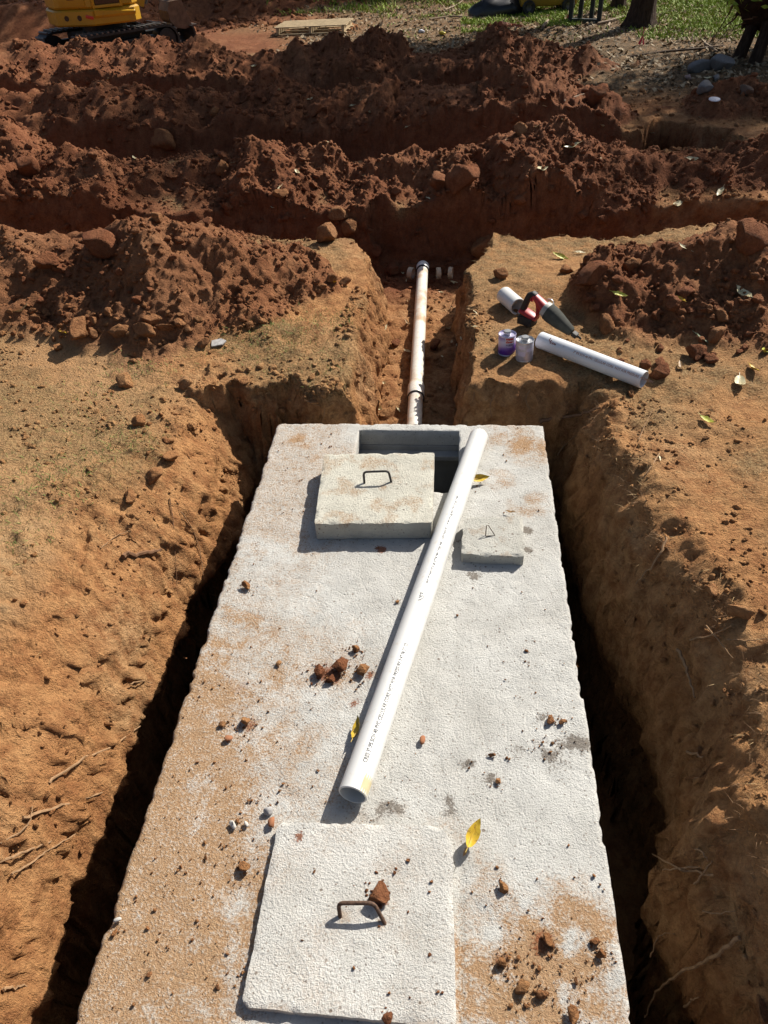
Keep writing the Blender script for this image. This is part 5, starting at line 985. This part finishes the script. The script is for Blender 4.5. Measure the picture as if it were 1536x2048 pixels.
# ---------------------------------------------------------------- dark frame, yellow machine, tarp
M_DKMET = plain('dark_painted_metal', (.016, .022, .022), .45, .4, .2, .3, 8, 0, 0, ((.10, .08, .06), 6, .66))
e = empty('metal_stand', (2.76, 18.0, H1(2.76, 18.0)), (0, 0, -.5)); tag(e, 'dark metal stand with uprights and cross rails beside the thick tree', 'stand')
for x0, y0, h_ in ((-.30, 0, 1.5), (.30, 0, 1.5), (-.26, .42, 1.4), (-.02, .42, 1.4)): MB().box((x0, y0, h_/2), (.085, .06, h_), None, .008).build('upright', M_DKMET, e)
for z0 in (.04, .50, .98): MB().box((0, -.002, z0), (.60, .075, .07), None, .008).build('cross_rail', M_DKMET, e)
for z0 in (.50, 1.2): MB().box((-.28, .21, z0), (.05, .42, .05), None, .006).build('side_rail', M_DKMET, e)
e = empty('yellow_trailer', (2.18, 20.3, H1(2.18, 20.3)-.02), (0, 0, .1)); tag(e, 'low yellow machine on small dark wheels by the far grass', 'machine')
MB().box((0, 0, .34), (1.25, .8, .40), None, .06).box((.25, 0, .66), (.6, .7, .32), None, .06).build('body', yellow('dull_yellow_paint', (.34, .19, .02)), e, True)
for x0 in (-.45, .42):
    for y0 in (-.42, .42): w_ = MB().lathe([(.06, -.06), (.12, -.07), (.14, -.05), (.14, .05), (.12, .07), (.06, .06)], 20, Matrix.Translation((x0, y0, .14)) @ Matrix.Rotation(PI/2, 4, 'X')).build('tyre', M_BLACKP, e, True); MB().lathe([(.0001, -.03), (.06, -.05), (.06, .05), (.0001, .03)], 16, Matrix.Translation((x0, y0, .14)) @ Matrix.Rotation(PI/2, 4, 'X')).build('rim', M_STEEL, w_, True)
V, F = ICO[3]; n_ = V; tv = V*np.array([.75, .5, .42])*(1+.28*fbm(n_[:, 0]*2.2+4, n_[:, 1]*2.2+n_[:, 2], 4, 351))[:, None]; tv[:, 2] = np.maximum(tv[:, 2], -.05)
o = ob('tarp_heap', mesh_np('tarp_heap', tv, F, plain('black_plastic_tarp', (.012, .013, .015), .4, .5, 0, .3, 6), True), None, (1.22, 20.3, H1(1.22, 20.3)), (0, 0, .3)); tag(o, 'crumpled black tarp heap beside the yellow machine', 'tarp')

# ---------------------------------------------------------------- uprooted stump, rubble, flags, sticks
sx, sy = 4.95, 13.1; sz_ = H1(sx, sy); e = empty('uprooted_stump', (sx, sy, sz_)); tag(e, 'big dark uprooted stump with a torn root ball at the right edge', 'stump')
M_ROOTBALL = plain('dark_root_soil', (.045, .027, .018), .95, .1, 0, .4, 9, .8, .03)
V, F = ICO[3]; bm = bmesh.new(); bmesh.ops.create_icosphere(bm, subdivisions=5, radius=1); V = np.array([v.co[:] for v in bm.verts]); F = np.array([[v.index for v in f.verts] for f in bm.faces]); bm.free()
nn = fbm(V[:, 0]*2+3, V[:, 1]*2+V[:, 2]*1.6, 5, 361, .6)+.4*lumps(V[:, 0]*4+V[:, 1], V[:, 2]*4, 7)
Vr = V*(1+.22*nn)[:, None]*np.array([.85, .75, .62])+np.array([0, 0, .95]); ob('root_ball', mesh_np('root_ball', Vr, F, M_ROOTBALL, True), e)
rg = random.Random(8)
for i in range(46):
    a = rg.uniform(2.2, 5.6); z0 = rg.uniform(.45, 1.5); k_ = .95-.3*abs(z0-.95); p0 = Vector((math.cos(a)*.8*k_, math.sin(a)*.7*k_, z0)); L = rg.uniform(.15, .55); dn = rg.uniform(-1.2, .35); w0 = .008+.022*rg.random()**3
    P_ = [p0-Vector((math.cos(a)*.1, math.sin(a)*.1, 0)), p0+Vector((math.cos(a)*L*.2, math.sin(a)*L*.2, dn*L*.15)), p0+Vector((math.cos(a+.3)*L*.35, math.sin(a+.3)*L*.35, dn*L*.5)), p0+Vector((math.cos(a)*L*.45+rg.gauss(0, .08), math.sin(a)*L*.45+rg.gauss(0, .06), max(dn*L, -z0+.02)))]
    MB().tube(P_, [w0, w0*.9, w0*.6, w0*.25], 6).build('torn_root', M_ROOTD if i % 4 else M_ROOT, e, True)
for a in (3.3, 3.9, 4.6): MB().tube([(math.cos(a)*.45, math.sin(a)*.4, .7), (math.cos(a)*.52, math.sin(a)*.48, .35), (math.cos(a)*.62, math.sin(a)*.55, -.05)], [.11, .085, .10], 9).build('buttress_root', M_BARK, e, True)
MB().tube([(.2, .3, 1.0), (.9, .9, 1.6), (2.0, 1.9, 2.1)], [.42, .33, .30], 16).build('fallen_trunk', M_BARK, e, True)
gg = np.random.default_rng(14); nl = 900; P = np.array([-.62, -.30, 1.02])+gg.normal(size=(nl, 3))*np.array([.26, .20, .14]); d = gg.normal(size=(nl, 3)); d /= np.linalg.norm(d, axis=1)[:, None]; c_ = np.cross(d, gg.normal(size=(nl, 3))); c_ /= np.linalg.norm(c_, axis=1)[:, None]
ob('leafy_shoots', mesh_np('leafy_shoots', np.stack([P-d*.06, P+c_*.025, P+d*.06, P-c_*.025], 1).reshape(-1, 3), np.arange(nl*4).reshape(-1, 4), M_LUSH, False), e)
def stone(px, py, wpx, asp, mat, label, nm='stone', seed=0):
    q_ = at(px, py); s_ = wpx/2*np.linalg.norm(q_-CAM)/1480; V, F = clod_shape(3, 700+seed, 14, 1, 0); V = V*(1+.05*fbm(V[:, 0]*4+seed, V[:, 1]*4+V[:, 2]*3, 3, 371))[:, None]
    o = ob(nm, mesh_np(nm, V, F, mat, True), None, (q_[0], q_[1], q_[2]+s_*asp[2]*.5), (.1, -.1, .3*seed), tuple(s_*a for a in asp)); return tag(o, label, 'stone')
M_GRC = plain('grey_rubble', (.20, .195, .19), .9, .2, 0, .25, 12, .6, .01)
stone(1404, 142, 54, (1, .6, .5), M_GRC, 'left of two grey broken concrete slabs near the stump', 'concrete_rubble', 1); stone(1440, 138, 54, (1, .6, .55), M_GRC, 'right of two grey broken concrete slabs near the stump', 'concrete_rubble', 2)
stone(1412, 184, 38, (1, .7, .6), M_GRC, 'rounded grey stone below the broken slabs', 'stone', 3); stone(1432, 160, 26, (1, .7, .5), M_GRC, 'small grey stone just under the broken slabs', 'stone', 4); stone(1490, 190, 40, (1, .7, .45), plain('brown_stone', (.16, .11, .08), .9, .2, 0, .25, 12, .6, .01), 'brown stone in the shade right of the rounded grey one', 'stone', 5); stone(1375, 158, 22, (1, .7, .5), plain('pinkish_stone', (.34, .24, .21), .9), 'small pinkish stone left of the slabs', 'stone', 6)
q_ = at(1428, 203); o = MB().lathe([(.0001, .012), (.05, .012), (.062, .008), (.064, 0), (.0001, 0)], 24).build('plastic_cap', plain('white_plastic_cap', (.75, .75, .78), .4), None, True, 40); o.location = (q_[0], q_[1], q_[2]+.02); o.rotation_euler = (.15, 0, 0); tag(o, 'white round plastic cap on the dirt below the grey stone', 'cap')
M_PINK = plain('pink_ribbon', (.75, .07, .10), .5)
for px, py, lab in ((1282, 90, 'pink marker flag in the leaf litter before the thick tree'), (1136, 42, 'pink marker flag at the foot of the dark stand')):
    q_ = at(px, py); e = empty('marker_flag', q_); tag(e, lab, 'marker flag', 'pink flags')
    MB().tube([(0, 0, -.05), (.005, 0, .26)], .003, 6).build('wire', M_STEEL, e)
    MB().add([(0, 0, .25), (.0, .0, .14), (-.05, .02, .02), (-.015, .01, .0), (.01, 0, .10), (.05, -.02, .015), (.02, -.01, .0), (.012, 0, .13), (.015, 0, .25)], [(0, 1, 4, 7, 8), (1, 2, 3, 4), (4, 6, 5, 7)]).build('ribbon', M_PINK, e)
M_STICK = plain('grey_dead_wood', (.26, .19, .13), .85, .2, 0, .3, 20, .4, .005); M_STICKD = plain('dark_dead_wood', (.09, .06, .04), .9, .2, 0, .3, 20, .4, .005)
def stick(px, r0, label, mat):
    P = [Vector(at(*p))+Vector((0, 0, r0*1.2)) for p in px]; c = P[0].copy(); o = ob('fallen_branch', MB().tube([p-c for p in P], [r0]*(len(P)-1)+[r0*.6], 7).mesh('fallen_branch', mat, True)); o.location = c; tag(o, label, 'branch')
stick([(1195, 52), (1220, 46), (1246, 37)], .03, 'pale straight branch between the dark stand and the tree', M_STICK); stick([(1248, 51), (1270, 45)], .025, 'short pale branch at the foot of the thick tree', M_STICK)
stick([(1260, 116), (1330, 106), (1400, 100), (1445, 94)], .018, 'long thin branch lying across the leaf litter', M_STICKD); stick([(1409, 91), (1420, 98), (1434, 107)], .022, 'pale stick leaning towards the grey slabs', M_STICK)
stick([(1084, 60), (1090, 53), (1096, 45)], .035, 'short pale stick left of the dark stand', M_STICK); stick([(1215, 58), (1219, 50)], .03, 'stubby pale stick right of the dark stand', M_STICK); stick([(1320, 72), (1350, 66), (1372, 60)], .014, 'thin twig right of the thick tree', M_STICKD); stick([(1000, 54), (1020, 55), (1044, 57)], .035, 'reddish board lying on the last ridge', plain('reddish_board', (.30, .10, .05), .7))
stick([(1128, 204), (1150, 196), (1168, 190)], .010, 'thin twig on the third ridge at right', M_STICK); stick([(890, 22), (910, 14), (925, 4)], .02, 'grey branch in the far brush', M_STICK); stick([(860, 40), (900, 34), (950, 36)], .016, 'low grey branch lying in the far brush', M_STICK)
for px, py, c, lab in ((843, 66, (.62, .64, .70), 'white crumpled litter behind the last ridge'), (884, 70, (.60, .48, .05), 'yellow scrap of litter behind the last ridge')):
    q_ = at(px, py); V, F = clod_shape(2, 90+px, 9, .6, .12); o = ob('litter_scrap', mesh_np('litter_scrap', V*.07, F, plain('litter_'+str(px), c, .5), False), None, (q_[0], q_[1], q_[2]+.03)); tag(o, lab, 'litter')

# ---------------------------------------------------------------- leaf litter and far grass
g = np.random.default_rng(31)
x, y = field(30000, -5, 9, 9.8, 23, lambda x, y: np.clip(msk(GA, x, y)[:, 2]*1.2-.1, 0, 1)*(.35+.65*ss(-.2, .3, fbm(x*1.1, y*1.1, 3, 381)))); n = len(x); z = hz(x, y)+.006
a = g.random(n)*6.28; d = np.stack([np.cos(a), np.sin(a), g.normal(size=n)*.5], -1); e_ = np.stack([-np.sin(a), np.cos(a), g.normal(size=n)*.5], -1); s_ = (.02+.04*g.random(n)**1.5)[:, None]; P = np.stack([x, y, z+.01*g.random(n)], -1)
m = NT('leaf_litter', .8, .2); k = m.ramp(m.noise(17, 2, .5, m.geo()), [(.3, (.09, .06, .035)), (.48, (.24, .17, .10)), (.62, (.42, .34, .22)), (.75, (.30, .20, .10))]); m.color(k)
tag(ob('leaf_litter', mesh_np('leaf_litter', np.stack([P-d*s_, P+e_*s_*.5, P+d*s_, P-e_*s_*.5], 1).reshape(-1, 3), np.arange(n*4).reshape(-1, 4), m.m, False)), kind='stuff')
x, y = field(52000, -4.5, 10, 15.0, 30, lambda x, y: np.clip(ss(-.2, .2, fbm(x*.6, y*.6, 3, 391))*(.12+.88*ss(17.5, 19.5, y))*ss(.2, .6, ss(-3, 1, x)+ss(20, 23, y))+.9*ss(3.6, 4.4, x)*ss(14.5, 16.5, y), 0, 1))
xa, ya = field(24000, 3.4, 9, 15.3, 23, lambda x, y: .35+.65*ss(-.2, .3, fbm(x*.8, y*.8, 3, 395))); xb, yb_ = field(12000, .3, 3.6, 17.6, 22, lambda x, y: ss(-.2, .2, fbm(x*.8, y*.8, 3, 397)))
x = np.concatenate([x, xa, xb]); y = np.concatenate([y, ya, yb_])
blades('far_grass', x, y, .08+.22*ss(20, 26, y), np.full(len(x), .011), .7, M_LUSH, g, .5)
x, y = field(9000, -6, 10, 23, 30, lambda x, y: .8+0*x); blades('brush_grass', x, y, np.full(len(x), .55), np.full(len(x), .012), .6, grassmat('dull_brush', (.06, .09, .015), (.20, .24, .05)), g, .4)
x, y = field(12000, -4, 8, 10, 22, lambda x, y: np.clip(msk(GA, x, y)[:, 2]-.1, 0, 1)*.8); blades('dead_straw', x, y, np.full(len(x), .10), np.full(len(x), .003), 1.3, M_DRY, g, .97)
print('done')
